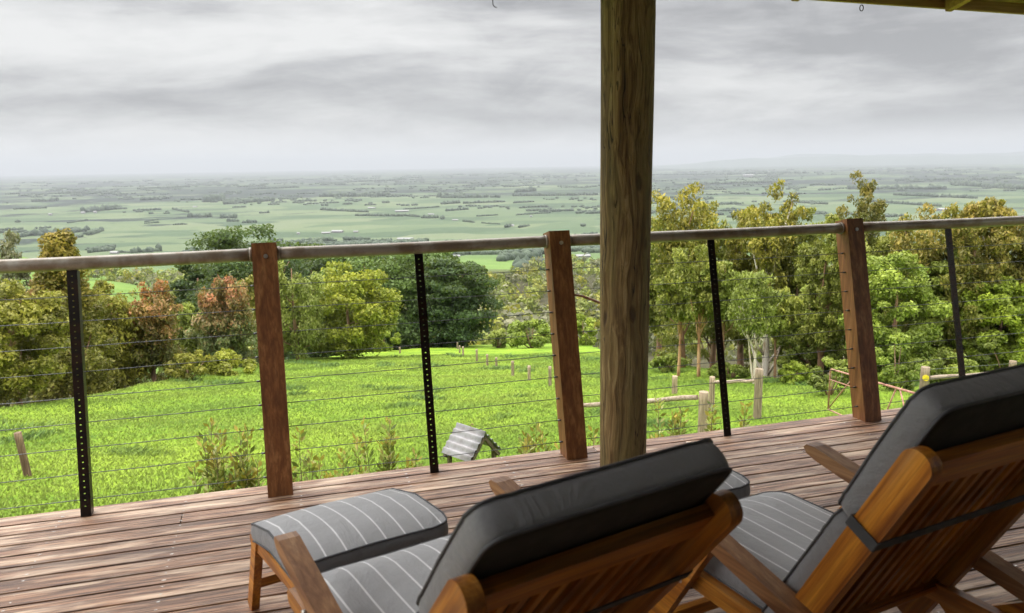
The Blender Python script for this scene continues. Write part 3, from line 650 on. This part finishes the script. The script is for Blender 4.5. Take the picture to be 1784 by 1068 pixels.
# screw heads along the joists, and the frame under the boards
b_ = MB()
for r in range(30):
    yc = EDGE - .0425 - r * BP
    for jx in joists:
        for s in (-.024, .024):
            vs = [b_.bm.verts.new((jx + rnd.uniform(-.006, .006) + .0038 * math.cos(a), yc + s + .0038 * math.sin(a), .0012)) for a in (0, 1.05, 2.1, 3.14, 4.19, 5.24)]; b_.bm.faces.new(vs)
o = b_.build('screw', M['bolt'], deck); o.location = -DO; tag(o, kind='stuff')
for jx in joists[::1]:
    o = MB().box((0, 0, 0), (.045, 4.1, .14), 0).build('joist', M['darkwood'], deck); o.location = Vector((jx, 1.2, -.097)) - DO
o = MB().box((0, 0, 0), (10.35, .035, .19), .003).build('fascia', M['deck'], deck); o.location = Vector((1.575, EDGE - .022, -.122)) - DO

# ---------------------------------------------------------------- balustrade leaning outwards
LN = .222; BY = 3.234
rail = tag(empty('balustrade', (1.2, BY, 0)), 'outward leaning balustrade of red timber and black steel posts with cables and pipe handrail', 'railing')
FR = Matrix.Rotation(-LN, 4, 'X')                       # local z runs up the slanted posts, local y outwards
def rl(x): return Vector((x - 1.2, 0, 0))
TIM = [-1.42, -.079, 1.228, 2.857, 4.45]; STL = [-.812, .573, 2.035, 3.497]
for q, x in enumerate(TIM):
    b_ = MB(); b_.prism([(-.050, -.046), (.050, -.046), (.050, .046), (-.050, .046)], 1.072, Matrix.Translation((0, 0, 1.042 - .536)), .004)
    b_.bm.transform(FR); o = b_.build('timber_post', M['post'], rail); o.location = rl(x)
    b_ = MB()
    ring = [(.009 * math.cos(a), .009 * math.sin(a)) for a in np.linspace(0, 6.283, 14, endpoint=False)]
    b_.prism(ring, .007, Matrix.Translation((.004, -.049, .985)) @ Matrix.Rotation(math.pi / 2, 4, 'X'), .0015); b_.bm.transform(FR)
    b_.build('bolt', M['bolt'], o)
for x in STL:
    b_ = MB(); W_, TH = .038, .004; hz_ = [.04 + .0245 * q for q in range(38)]; hh = .0021
    b_.box((-W_ / 2 + .0075, 0, .485), (.015, TH, .97), 0); b_.box((W_ / 2 - .0082, 0, .485), (.0164, TH, .97), 0)
    zz_ = 0.0
    for hq in hz_: b_.box((-.0012, 0, (zz_ + hq - hh) / 2), (.0076, TH * .98, hq - hh - zz_), 0); zz_ = hq + hh
    b_.box((-.0012, 0, (zz_ + .97) / 2), (.0076, TH * .98, .97 - zz_), 0)
    b_.box((W_ / 2 - .002, .021, .485), (.004, .038, .97), 0)
    b_.bm.transform(FR); o = b_.build('steel_post', M['steel'], rail); o.location = rl(x)
for q in range(len(TIM) - 1):
    a_, c_ = TIM[q] + .050, TIM[q + 1] - .050; n = 14
    b_ = MB(); b_.tube([(a_ + (c_ - a_) * f / n, 0, 1.0 - .003 * math.sin(math.pi * f / n)) for f in range(n + 1)], .0272, 20)
    for e, s in ((a_, 1), (c_, -1)): b_.tube([(e, 0, 1.0), (e + s * .012, 0, 1.0)], .031, 20)
    b_.bm.transform(FR); o = b_.build('handrail', M['pipe'], rail); o.location = rl(0)
for k_ in range(9):
    h_ = .868 - .1 * k_; b_ = MB()
    for q in range(len(TIM) - 1):
        a_, c_ = TIM[q] + .050, TIM[q + 1] - .050
        b_.tube([(a_ + (c_ - a_) * f / 8, .0, h_ + rnd.uniform(-.0008, .0008) - .002 * math.sin(math.pi * f / 8)) for f in range(9)], .0017, 6)
        b_.tube([(c_ - .016, 0, h_), (c_ + .001, 0, h_)], .0042, 8)
    b_.bm.transform(FR); o = b_.build('cable', M['cable'], rail); o.location = rl(0)
# loose twist of wire caught on the second steel post, short stay rod behind the middle timber post
b_ = MB(); b_.tube([(.0, .0, .0), (.006, .0, -.03), (.014, .0, -.06), (.02, 0, -.075), (.026, 0, -.07), (.022, 0, -.063)], .0014, 5); b_.bm.transform(FR)
o = b_.build('loose_wire', M['steel'], rail); o.location = rl(.60) + FR @ Vector((0, 0, .77))
b_ = MB(); b_.tube([(0, 0, 0), (.05, 0, -.012), (.16, 0, -.058), (.24, 0, -.085)], [.004, .006, .006, .006], 8); b_.tube([(0, 0, 0), (-.01, 0, .008), (-.012, 0, .02)], .003, 6)
o = b_.build('stay_rod', M['rust'], rail); o.location = (1.283 - 1.2, 3.39 - BY, .728)

# ---------------------------------------------------------------- round post
b_ = MB(); n, kx = 90, 48; top = 2.42
for iz in range(n + 1):
    z = top * iz / n; r0 = .1005 + .0065 * z / 2
    for q in range(kx):
        a = 2 * math.pi * q / kx
        r = r0 * (1 + .012 * math.sin(2 * a + z * .9) + .010 * math.sin(3 * a - z * 2.3) + .006 * math.sin(7 * a + 3 * math.sin(z * 2)) + .008 * math.sin(z * 5.2 + a))
        for ka, kz, kr in ((3.9, .62, .05), (4.6, 1.35, .045), (5.35, 1.9, .05), (4.1, 1.86, .04)):
            r += .006 * math.exp(-(((a - ka) * .095) ** 2 + (z - kz) ** 2) / kr ** 2 * 2.2)
        for ka, w_, za, zb in ((3.55, .035, .0, .9), (4.35, .03, 1.2, 2.3), (5.5, .03, .3, 1.3)):
            if za < z < zb: r -= .010 * math.exp(-((a - ka - .05 * math.sin(z * 4)) / w_) ** 2)
        b_.bm.verts.new((r * math.cos(a), r * math.sin(a), z))
b_.bm.verts.ensure_lookup_table(); vs = b_.bm.verts
for iz in range(n):
    for q in range(kx): b_.bm.faces.new((vs[iz * kx + q], vs[iz * kx + (q + 1) % kx], vs[(iz + 1) * kx + (q + 1) % kx], vs[(iz + 1) * kx + q])).smooth = True
b_.bm.faces.new([vs[q] for q in range(kx)][::-1])
pole = b_.build('verandah_post', M['pole']); pole.location = (1.363, 2.985, 0.001)
tag(pole, 'thick round weathered log post standing on the deck from floor to roof', 'post')

# ---------------------------------------------------------------- roof over the deck
roof = tag(empty('verandah_roof', (1.5, 3.9, 2.216)), 'dark timber underside of the verandah roof with rafter ends, top right', 'roof')
roof.rotation_euler = (0, .0155, 0)
SL = .26
b_ = MB(); b_.prism([(-.09, .045), (-5.9, .045 + 5.9 * SL), (-5.9, .06 + 5.9 * SL), (-.09, .06)], 9.4, Matrix.Translation((1.4, 0, 0)) @ Matrix(((0, 0, 1, 0), (1, 0, 0, 0), (0, 1, 0, 0), (0, 0, 0, 1))), 0); b_.build('lining', M['roofwood'], roof)
MB().box((1.4, -.02, .055), (9.4, .028, .11), .003).build('fascia', M['beam'], roof)
for q in range(8):
    x = 2.745 - 1.5 - 4 * 1.035 + q * 1.035; a = (x, -.036, .012); c = (x, -5.8, .012 + 5.76 * SL)
    b_ = MB(); b_.bar(a, c, .042, .065, (1, 0, 0), .002); b_.build('rafter', M['beam'], roof)
MB().box((1.4, -.95, .135 + .95 * SL - .02), (9.3, .07, .16), .004).build('beam', M['roofwood'], roof)
b_ = MB(); b_.prism([(-.02, .115), (-5.9, .115 + 5.9 * SL), (-5.9, .135 + 5.9 * SL), (.06, .112)], 9.5, Matrix.Translation((1.4, 0, 0)) @ Matrix(((0, 0, 1, 0), (1, 0, 0, 0), (0, 1, 0, 0), (0, 0, 0, 1))), 0); b_.build('roof_sheet', M['tin'], roof)
b_ = MB(); b_.tube([(.012 * math.cos(a), 0, -.014 + .016 * math.sin(a)) for a in np.linspace(0, 6.283, 16, endpoint=False)], .0028, 6, True)
o = b_.build('hook', M['steel'], None, None); o.location = (3.2, 3.88, 2.178); tag(o, 'small black ring hook under the eave, upper right', 'hook')
b_ = MB(); b_.tube([(0, 0, .1), (0, 0, .02), (.001, 0, -.0), (.006, 0, -.008), (.014, 0, -.012), (.02, 0, -.012)], .0022, 6)
o = b_.build('hook', M['steel']); o.location = (1.053, 3.872, 2.098); tag(o, 'thin black wire hook hanging from the eave above the middle of the view', 'hook')
wl = MB().box((0, 0, 0), (12, .12, 4.6), 0).build('wall', M['wall']); wl.location = (1.5, -1.35, 1.6); tag(wl, kind='structure')  # unseen house wall behind the camera, added to keep the chair backs dark

# ---------------------------------------------------------------- reclining deck chairs
WB, WA, ZP, LB = .246, .274, .271, .665
def teak_chair(th, lab, px, py, yaw):
    rt = tag(empty('deck_chair', (px, py, 0), yaw), lab, 'recliner', 'teak recliners on the deck')
    FB = Matrix.Translation((0, 0, ZP)) @ Matrix.Rotation(math.pi / 2 - th, 4, 'X')     # local z up the back, local y to the front
    FB = Matrix(((1, 0, 0, 0), (0, math.sin(th), -math.cos(th), 0), (0, math.cos(th), math.sin(th), ZP), (0, 0, 0, 1)))
    P = lambda name, mb, m='teak': mb.build(name, M[m], rt)
    def PB(name, mb, m='teak_z'): o = mb.build(name, M[m], rt); o.matrix_local = FB; return o
    for s in (-1, 1):
        b_ = MB(); b_.bar((s * WB, -.014, -.06), (s * WB, -.014, LB), .029, .062, (1, 0, 0), .005, True); PB('back_stile', b_)
        ar = lambda y: .470 + .215 * y
        b_ = MB(); pts = [(-.36, -.018), (.34, -.018), (.372, -.012), (.385, .0), (.378, .011), (.35, .018), (-.34, .018), (-.372, .01), (-.38, -.006)]
        an = math.atan(.215); fm = Matrix.Translation((s * WA, .0, .452)) @ Matrix(((0, 0, 1, 0), (math.cos(an), -math.sin(an), 0, 0), (math.sin(an), math.cos(an), 0, 0), (0, 0, 0, 1)))
        b_.prism(pts, .047, fm, .007); P('armrest', b_, 'teak_arm')
        P('seat_rail', MB().bar((s * .232, -.34, .318), (s * .232, .50, .322), .026, .045, (1, 0, 0), .004, True))
        P('leg', MB().bar((s * .262, .165, .478), (s * .262, .470, .0), .024, .048, (1, 0, 0), .004))
        P('leg', MB().bar((s * .262, -.02, .34), (s * .262, -.44, .0), .024, .048, (1, 0, 0), .004))
        P('arm_support', MB().bar((s * .262, -.30, .395), (s * .262, -.18, .315), .022, .035, (1, 0, 0), .003))
        P('footrest_rail', MB().bar((s * .200, .47, .305), (s * .200, 1.00, .248), .024, .038, (1, 0, 0), .004, True))
        P('leg', MB().bar((s * .205, .93, .275), (s * .207, 1.05, .0), .024, .042, (1, 0, 0), .004))
    for s in (-1, 1):
        for yb, zb, xo in ((.185, .452, .301), (.262, .320, .275), (-.05, .318, .275), (-.27, .392, .301), (.40, .322, .275)):
            b_ = MB(); b_.tube([(s * (xo - .012), yb, zb), (s * xo, yb, zb)], .0065, 10); P('bolt', b_, 'bolt')
    b_ = MB(); b_.bar((-WB + .016, -.004, LB - .075), (WB - .016, -.004, LB - .075), .075, .024, (0, 0, 1), .004); PB('top_rail', b_, 'teak_x')
    b_ = MB(); b_.bar((-WB + .016, -.012, .075), (WB - .016, -.012, .075), .045, .026, (0, 0, 1), .004); PB('bottom_rail', b_, 'teak_x')
    n = 11
    for q in range(n):
        x = -WB + .015 + (q + 1) * (2 * WB - .03) / (n + 1); b_ = MB(); b_.bar((x, -.010, .088), (x, -.010, LB - .108), .017, .009, (1, 0, 0), .003); PB('back_slat', b_)
    for q in range(9):
        y = -.05 + q * .064; P('seat_slat', MB().bar((-.219, y, .333), (.219, y, .333), .04, .012, (0, 1, 0), .002), 'teak_x')
    for q in range(7):
        y = .52 + q * .075; P('footrest_slat', MB().bar((-.19, y, .305 - (y - .47) * .107 + .008), (.19, y, .305 - (y - .47) * .107 + .008), .04, .010, (0, 1, 0), .002), 'teak_x')
    P('cross_bar', MB().bar((-.25, .385, .135), (.25, .385, .135), .03, .022, (0, 0, 1), .003), 'teak_x')
    P('cross_bar', MB().bar((-.25, -.29, .122), (.25, -.29, .122), .03, .022, (0, 0, 1), .003), 'teak_x')
    P('cross_bar', MB().bar((-.194, 1.005, .10), (.194, 1.005, .10), .03, .02, (0, 0, 1), .003), 'teak_x')
    P('cross_bar', MB().bar((-.25, -.31, .375), (.25, -.31, .375), .026, .026, (0, 0, 1), .004), 'teak_x')
    # cushion tied on with a strap
    cu = tag(empty('cushion', (px, py, 0), yaw), lab2[lab], 'cushion', 'striped recliner cushions')
    def pad(name, wdt, ln, tk, crown_, fmap, corner=.05, seed=0):
        """rounded pad: local x across, y along, z up; piping round both seams"""
        nn = 96; ring = []
        hx, hy = wdt / 2, ln / 2
        for q in range(nn):
            a = 2 * math.pi * q / nn; e = 2 / 13.0
            ring.append((hx * abs(math.cos(a)) ** e * (1 if math.cos(a) >= 0 else -1), hy * abs(math.sin(a)) ** e * (1 if math.sin(a) >= 0 else -1)))
        S = [0, .12, .3, .5, .66, .78, .87, .93, .97, .99, 1.0]; V = []; F = []; mi = []
        def ztop(x, y):
            u, v = abs(x / hx), abs(y / hy); c_ = crown_ * (1 - u ** 5) * (1 - v ** 5)
            pk = (.0010 * math.sin(58 * x / wdt + seed) * v ** 8 + .0010 * math.sin(66 * y / ln + seed) * u ** 8) * (1 - (u * v) ** 6)
            return tk + c_ + pk + .0022 * math.sin(x * 19 + seed) * math.sin(y * 15 + 2 * seed)
        def add(rg, zf, side=False):
            b0 = len(V)
            for x, y in rg: V.append(fmap(x, y, zf(x, y)))
            return b0
        rows = [add([(x * s_, y * s_) for x, y in ring], ztop) for s_ in S]
        body = [add([(x * (1 + .02 * q2), y * (1 + .014 * q2)) for x, y in ring], (lambda x, y, f_=f_: ztop(x / (1.03), y / 1.02) * f_)) for f_, q2 in ((.75, 1), (.5, 1.3), (.25, 1))]
        low_ = [add(ring, lambda x, y: 0.0)] + [add([(x * s_, y * s_) for x, y in ring], lambda x, y: -.002) for s_ in (.9, .5, 0)]
        seq = rows + body + low_
        for kk in range(len(seq) - 1):
            for q in range(nn):
                F.append((seq[kk] + q, seq[kk] + (q + 1) % nn, seq[kk + 1] + (q + 1) % nn, seq[kk + 1] + q)); mi.append(0 if kk < len(rows) - 1 else 2 if kk > len(rows) + 2 else 1)
        F = [f[::-1] for f in F]
        me = np_mesh(name, V, F, smooth=True, mat_idx=mi); bmx = bmesh.new(); bmx.from_mesh(me); bmesh.ops.remove_doubles(bmx, verts=bmx.verts, dist=1e-5); bmesh.ops.recalc_face_normals(bmx, faces=bmx.faces); bmx.to_mesh(me); bmx.free()
        o = link(name, me, [M['striped'], M['grey'], M['lining']], cu)  # side and underside slots carry the painted shade
        b_ = MB(); b_.tube([fmap(x * 1.006, y * 1.004, ztop(x, y)) for x, y in ring], .0031, 7, True); b_.tube([fmap(x * 1.006, y * 1.004, .001) for x, y in ring], .0031, 7, True)
        b_.build('piping', M['vinyl'], o); return o
    def flat(y0, z0, slope, sagf):
        return lambda x, y, z: (x, y0 + y, z0 + slope * y + sagf(y) + z)
    pad('seat_cushion', .432, .50, .055, .012, flat(.222, .343, .0, lambda y: -1.5 * max(0, y - .10) ** 2), seed=1.0)
    pad('footrest_cushion', .432, .455, .055, .010, flat(.752, .302, -.155, lambda y: .014 - .62 * y * y), seed=2.2)
    FBx = lambda L0, o0, bend: (lambda x, y, z: tuple(FB @ Vector((x, o0 + z + bend(y), L0 + y))))
    pad('back_cushion', .452, .39, .052, .008, FBx(.212, .014, lambda y: 0.0), seed=3.1)
    pad('head_cushion', .462, .322, .056, .010, FBx(.574, .014, lambda y: .0), seed=.4)
    b_ = MB(); sw = .019; prof = [(-.264, -.046), (.264, -.046), (.266, .020), (-.266, .020)]
    for q in range(4):
        a_, c_ = Vector((prof[q][0], prof[q][1], .452)), Vector((prof[(q + 1) % 4][0], prof[(q + 1) % 4][1], .452)); b_.bar(tuple(a_), tuple(c_), .024, .003, (0, 0, 1), 0)
    b_.bm.transform(FB); b_.build('strap', M['strap'], cu)
    return rt
LA = 'nearer left teak recliner seen from behind with a dark slatted back'; LBL = 'right teak recliner with an orange lit stile and open vertical back slats'
lab2 = {LA: 'grey pinstriped cushion on the left recliner with its footrest section in full view', LBL: 'grey pinstriped cushion on the right recliner, its head section cut off by the right edge'}
teak_chair(.896, LA, .327, 1.405, .28)
teak_chair(1.058, LBL, 1.198, 1.381, .183)

# ---------------------------------------------------------------- bird feeder with a corrugated roof
gz0 = float(ground_z(1.85, 8.08)); fd = tag(empty('bird_feeder', (1.86, 8.10, gz0), math.radians(-60)), 'small bird feeder with a crinkled corrugated iron gable roof on thin timber legs', 'bird feeder')
rh = -1.535 - gz0; b_ = MB(); V = []; F = []; hw_, rise, nx, ns = .245, .265, 3, 144
for q in range(ns + 1):
    f = -1 + 2 * q / ns; y = f * hw_; z = rise * (1 - abs(f)) + 0.0125 * math.cos(abs(f) * 4.5 * 2 * math.pi); z = z if abs(f) > .04 else z
    for k_ in range(nx + 1): V.append((-.23 + .46 * k_ / nx, y, rh - rise + z))
for q in range(ns):
    for k_ in range(nx): F.append((q * (nx + 1) + k_, q * (nx + 1) + k_ + 1, (q + 1) * (nx + 1) + k_ + 1, (q + 1) * (nx + 1) + k_))
o = link('roof', np_mesh('roof', V, F, smooth=True), M['tin'], fd); md = o.modifiers.new('thickness', 'SOLIDIFY'); md.thickness = .002
for sx in (-1, 1):
    for sy in (-1, 1):
        MB().bar((sx * .18, sy * .17, -.1), (sx * .18, sy * .17, rh - .215), .04, .04, (1, 0, 0), .003).build('leg', M['darkwood'], fd)
    for sy in (-1, 1): MB().bar((sx * .20, 0, rh - .062), (sx * .20, sy * .225, rh - .325), .035, .035, (1, 0, 0), .002).build('rafter', M['darkwood'], fd)
MB().box((0, 0, rh - .62), (.36, .32, .02), .003).build('tray', M['darkwood'], fd)
MB().tube([(.0, 0, rh - .01), (.0, 0, rh + .025), (.006, 0, rh + .045), (.022, 0, rh + .052), (.036, 0, rh + .04), (.036, 0, rh + .026)], .0035, 6).build('hook', M['rust'], fd)

# ---------------------------------------------------------------- shrubs growing up beside the deck
SHR = [(-.46, -.06, .10, 'leafy shrub with upright red tipped stems, leftmost of those beside the deck'), (-.36, -.11, .12, 'tallest stem of the shrub left of the left timber post'), (-.25, -.09, .11, 'shrub close against the left side of the left timber post'),
 (.01, -.16, .08, 'thin shrub sprig just right of the left timber post'), (.22, -.27, .14, 'low wide shrub midway between the left timber post and the steel post'), (.44, -.14, .13, 'arching shrub with the tallest sprigs left of the bird feeder'), (.60, -.35, .08, 'lowest shrub sprig at the foot of the second steel post'),
 (1.34, -.22, .11, 'shrub with yellow tips right of the bird feeder'), (1.48, -.36, .08, 'small shrub against the middle timber post'), (1.80, -.34, .06, 'sprig between the middle timber post and the round post'), (2.33, -.22, .12, 'shrub with open stems just right of the round post'), (2.54, -.20, .09, 'shrub in front of the thick weathered fence post'), (2.80, -.27, .09, 'shrub sprig right of the third steel post')]
for x, zt, hw_, lab in SHR:
    y = 4.35 + rnd.uniform(-.1, .1); g0 = float(ground_z(x, y)); rt = tag(empty('shrub', (x, y, g0)), lab, 'shrub', 'shrubs beside the deck'); H_ = zt - g0 + .02
    st = MB(); C0, N0, cl_ = [], [], []
    for q in range(7 if hw_ > .09 else 4):
        tx = rnd.uniform(-1, 1) * hw_; ty = rnd.uniform(-.1, .1); th_ = H_ * (1 if q == 0 else rnd.uniform(.84, .98)) ; pts = []
        for k_ in range(13):
            f = k_ / 12; pts.append(np.array([tx * (f ** 1.4) + .008 * math.sin(q + k_), ty * f, th_ * f]))
        st.tube([tuple(p) for p in pts], [.0045 - .0030 * k_ / 12 for k_ in range(13)], 5)
        nlf = 84
        for k_ in range(nlf):
            f = .62 + .38 * k_ / nlf; i_ = f * 12; a_ = int(min(11, i_)); p = pts[a_] + (pts[a_ + 1] - pts[a_]) * (i_ - a_)
            an = k_ * 2.4; dr = np.array([math.cos(an), math.sin(an), .7]); C0.append(p + dr * .013 * (1.25 - .5 * f) + rng.normal(0, .004, 3)); N0.append(dr)
            tip_ = max(0, (f - .90) / .1) if rnd.random() < .8 else 0; c_ = np.array([.15, .20, .04]) if rnd.random() < .65 else np.array([.50, .50, .20]); cl_.append((c_ * (1 - tip_) + np.array([.42, .32, .06]) * tip_) * rnd.uniform(.6, 1.5))
        if q % 2 == 0:
            for sb in range(4):
                f = rnd.uniform(.72, .9); p = pts[int(f * 12)]; e = p + np.array([rnd.uniform(-.08, .08), rnd.uniform(-.05, .05), rnd.uniform(.05, .10)]); e[2] = min(e[2], H_ * .985); st.tube([tuple(p), tuple((p + e) / 2 + [0, 0, -.008]), tuple(e)], [.002, .0015, .001], 4)
                for k_ in range(22):
                    f2 = k_ / 22; an = k_ * 2.4; dr = np.array([math.cos(an), math.sin(an), .5]); C0.append(p + (e - p) * f2 + dr * .011); N0.append(dr); cl_.append(np.array([.17, .19, .035]) * rnd.uniform(.6, 1.6) + (np.array([.18, .08, .0]) if f2 > .8 else 0))
    C0, N0, cl_ = np.array(C0), np.array(N0), np.array(cl_); n = len(C0); N0 /= np.linalg.norm(N0, axis=1)[:, None]
    U = N0 + rng.normal(0, .25, (n, 3)) + [0, 0, .35]; U /= np.linalg.norm(U, axis=1)[:, None]; W = np.cross(U, rng.normal(size=(n, 3))); W /= np.linalg.norm(W, axis=1)[:, None]
    s = rng.uniform(.7, 1.25, n)[:, None] * .048
    V = np.stack([C0, C0 + U * s * .5 - W * s * .20, C0 + U * s, C0 + U * s * .5 + W * s * .20], 1).reshape(-1, 3)
    link('foliage', np_mesh('foliage', V, np.arange(4 * n).reshape(-1, 4), cl_), M['leaf'], rt); st.build('stem', M['stem'], rt)

# ---------------------------------------------------------------- paddock fences
def round_post(b_, p, h, r, lean=(0, 0)):
    n = 8; b_.tube([(p[0] + lean[0] * f / n, p[1] + lean[1] * f / n, p[2] - .25 + (h + .25) * f / n) for f in range(n + 1)], [r * (1.03 - .06 * f / n + .02 * math.sin(f * 2.1)) for f in range(n + 1)], 14)
    return b_
def rail_log(b_, p, q, r):
    n = 10; p, q = Vector(p), Vector(q)
    b_.tube([tuple(p.lerp(q, f / n) + Vector((0, 0, .012 * math.sin(f * 1.3)))) for f in range(n + 1)], [r * (1 + .07 * math.sin(f * 1.9)) for f in range(n + 1)], 12)
    return b_
def fence(name, at_, lab, posts, rails, wires=()):
    g0 = float(ground_z(*at_)); rt = tag(empty(name, (at_[0], at_[1], g0)), lab, 'fence'); off = Vector((-at_[0], -at_[1], -g0)); res_ = []
    for x, y, zt, r in posts:
        z = float(ground_z(x, y)); b_ = MB(); round_post(b_, (0, 0, 0), zt - z, r); o = b_.build('post', M['fence'], rt); o.location = Vector((x, y, z)) + off; res_.append(o)
    for p, q, r in rails: o = rail_log(MB(), p, q, r).build('rail', M['railwood'], rt); o.location = off
    for p, q in wires: o = MB().tube([p, q], .006, 5).build('wire', M['cable'], rt); o.location = off
    return rt
M['railwood'] = wood('grey_rail_timber', (.12, .085, .055), (.32, .25, .185), (.50, .42, .33), 0, .6, (.7, .9), .4, None, .5)
fence('rail_fence', (7.84, 13.37), 'short log rail fence with a thick grey strainer post right of the round post', [(7.84, 13.37, -3.19, .10), (6.06, 15.87, -3.93, .085)], [((7.74, 13.45, -3.32), (6.08, 15.84, -4.03), .052)])
fence('rail_fence', (11.5, 18.0), 'log rail between a short post and a tall pale post left of the gate', [(11.32, 18.87, -4.64, .08), (11.69, 17.20, -4.02, .105)], [((11.34, 18.80, -4.79), (11.66, 17.3, -4.36), .05)])
cf_ = fence('rail_fence', (18.5, 17.4), 'pale log rail fence with wires starting at the post with yellow and red tags', [(16.9, 17.04, -4.40, .12), (22.6, 18.1, -4.9, .11)], [((17.0, 17.0, -4.72), (22.5, 18.1, -5.25), .06)], [((17.0, 16.98, -4.46), (22.5, 18.1, -4.98)), ((17.0, 16.98, -4.98), (22.5, 18.1, -5.5))])
off = Vector((-18.5, -17.4, -float(ground_z(18.5, 17.4))))
ring = [(.10 * math.cos(a), .10 * math.sin(a)) for a in np.linspace(0, 6.283, 18, endpoint=False)]
for nm, mt, dz, dx, sc_ in (('yellow_tag', 'yellow', .28, .03, .85), ('red_tag', 'red', .67, .11, .75)):
    b_ = MB(); b_.prism([(x * sc_, y * sc_) for x, y in ring], .03, Matrix.Rotation(math.pi / 2, 4, 'X') , .004); o = b_.build(nm, M[mt], cf_); o.rotation_euler = (0, 0, -.75); o.location = Vector((16.9 - .10 + dx, 17.04 - .11, -4.40 - dz)) + off
M['stump'] = wood('splintered_brown_timber', (.05, .027, .013), (.13, .080, .045), (.22, .15, .09), 2, 1.0, (.7, .9), .5, None, .5)
def single(x, y, h, r, lab, grp=None, lean=(0, 0), nm='fence_post', m='fence'):
    z = float(ground_z(x, y)); b_ = MB(); round_post(b_, (0, 0, 0), h, r, lean); o = b_.build(nm, M[m]); o.location = (x, y, z); tag(o, lab, 'fence post', grp); return o
single(-4.50, 14.72, .80, .062, 'leaning dark splintered fence post at the left edge of the paddock', None, (-.09, 0), m='stump')
single(13.17, 24.49, .66, .10, 'small pale post alone in the grass right of the round post')
single(28.15, 23.96, .80, .14, 'pale yellow topped post far right above the recliner cushion')
FIELD_POSTS = [(10.97, 80.05, 0.68), (15.83, 103.8, 2.26), (18.29, 103.39, 1.07), (21.58, 105.05, 1.07), (18.73, 87.53, 0.76), (16.67, 76.87, 0.73), (14.57, 65.79, 0.83), (13.41, 55.81, 0.87), (12.65, 49.68, 0.72), (12.6, 47.12, 0.64), (10.49, 36.13, 0.72), (10.28, 32.75, 0.64), (10.39, 30.17, 0.8)]

for k_, (x, y, h) in enumerate(FIELD_POSTS):
    if k_: 
        o = base_post.copy(); COL.objects.link(o)
    else:
        o = base_post = single(x, y, 1.0, .055 , 'thin grey wire fence post in the line crossing the green paddock', 'fence posts across the paddock')
    o.location = (x, y, float(ground_z(x, y))); o.scale = (1 + math.hypot(x, y) / 120, 1 + math.hypot(x, y) / 120, h * 1.08)

# rusty pipe gate standing open
gt = tag(empty('farm_gate', (12.5, 14.2, float(ground_z(12.5, 14.2)))), 'rusty pipe farm gate with diagonal braces behind the right timber post', 'gate'); off = -Vector(gt.location)
a_, b1 = Vector((13.51, 16.72, -4.07)), Vector((11.56, 11.78, -3.16)); dn = Vector((0, 0, -1.10)); G = lambda f, d: tuple(a_.lerp(b1, f) + dn * d)
for nm, pts, r in (('frame', [G(0, 1), G(0, .06), G(.015, 0), G(.35, .005), G(.985, 0), G(1, .05), G(1, .98)], .024), ('frame', [G(0, 1), G(.5, 1.0), G(1, 1)], .022), ('rail', [G(0, .26), G(.36, .26)], .014),
                   ('brace', [G(.01, .95), G(.33, .02)], .016), ('brace', [G(.66, .95), G(.80, .02)], .016), ('brace', [G(.84, .02), G(.99, .9)], .016)):
    o = MB().tube(pts, r, 8).build(nm, M['rust'], gt); o.location = off
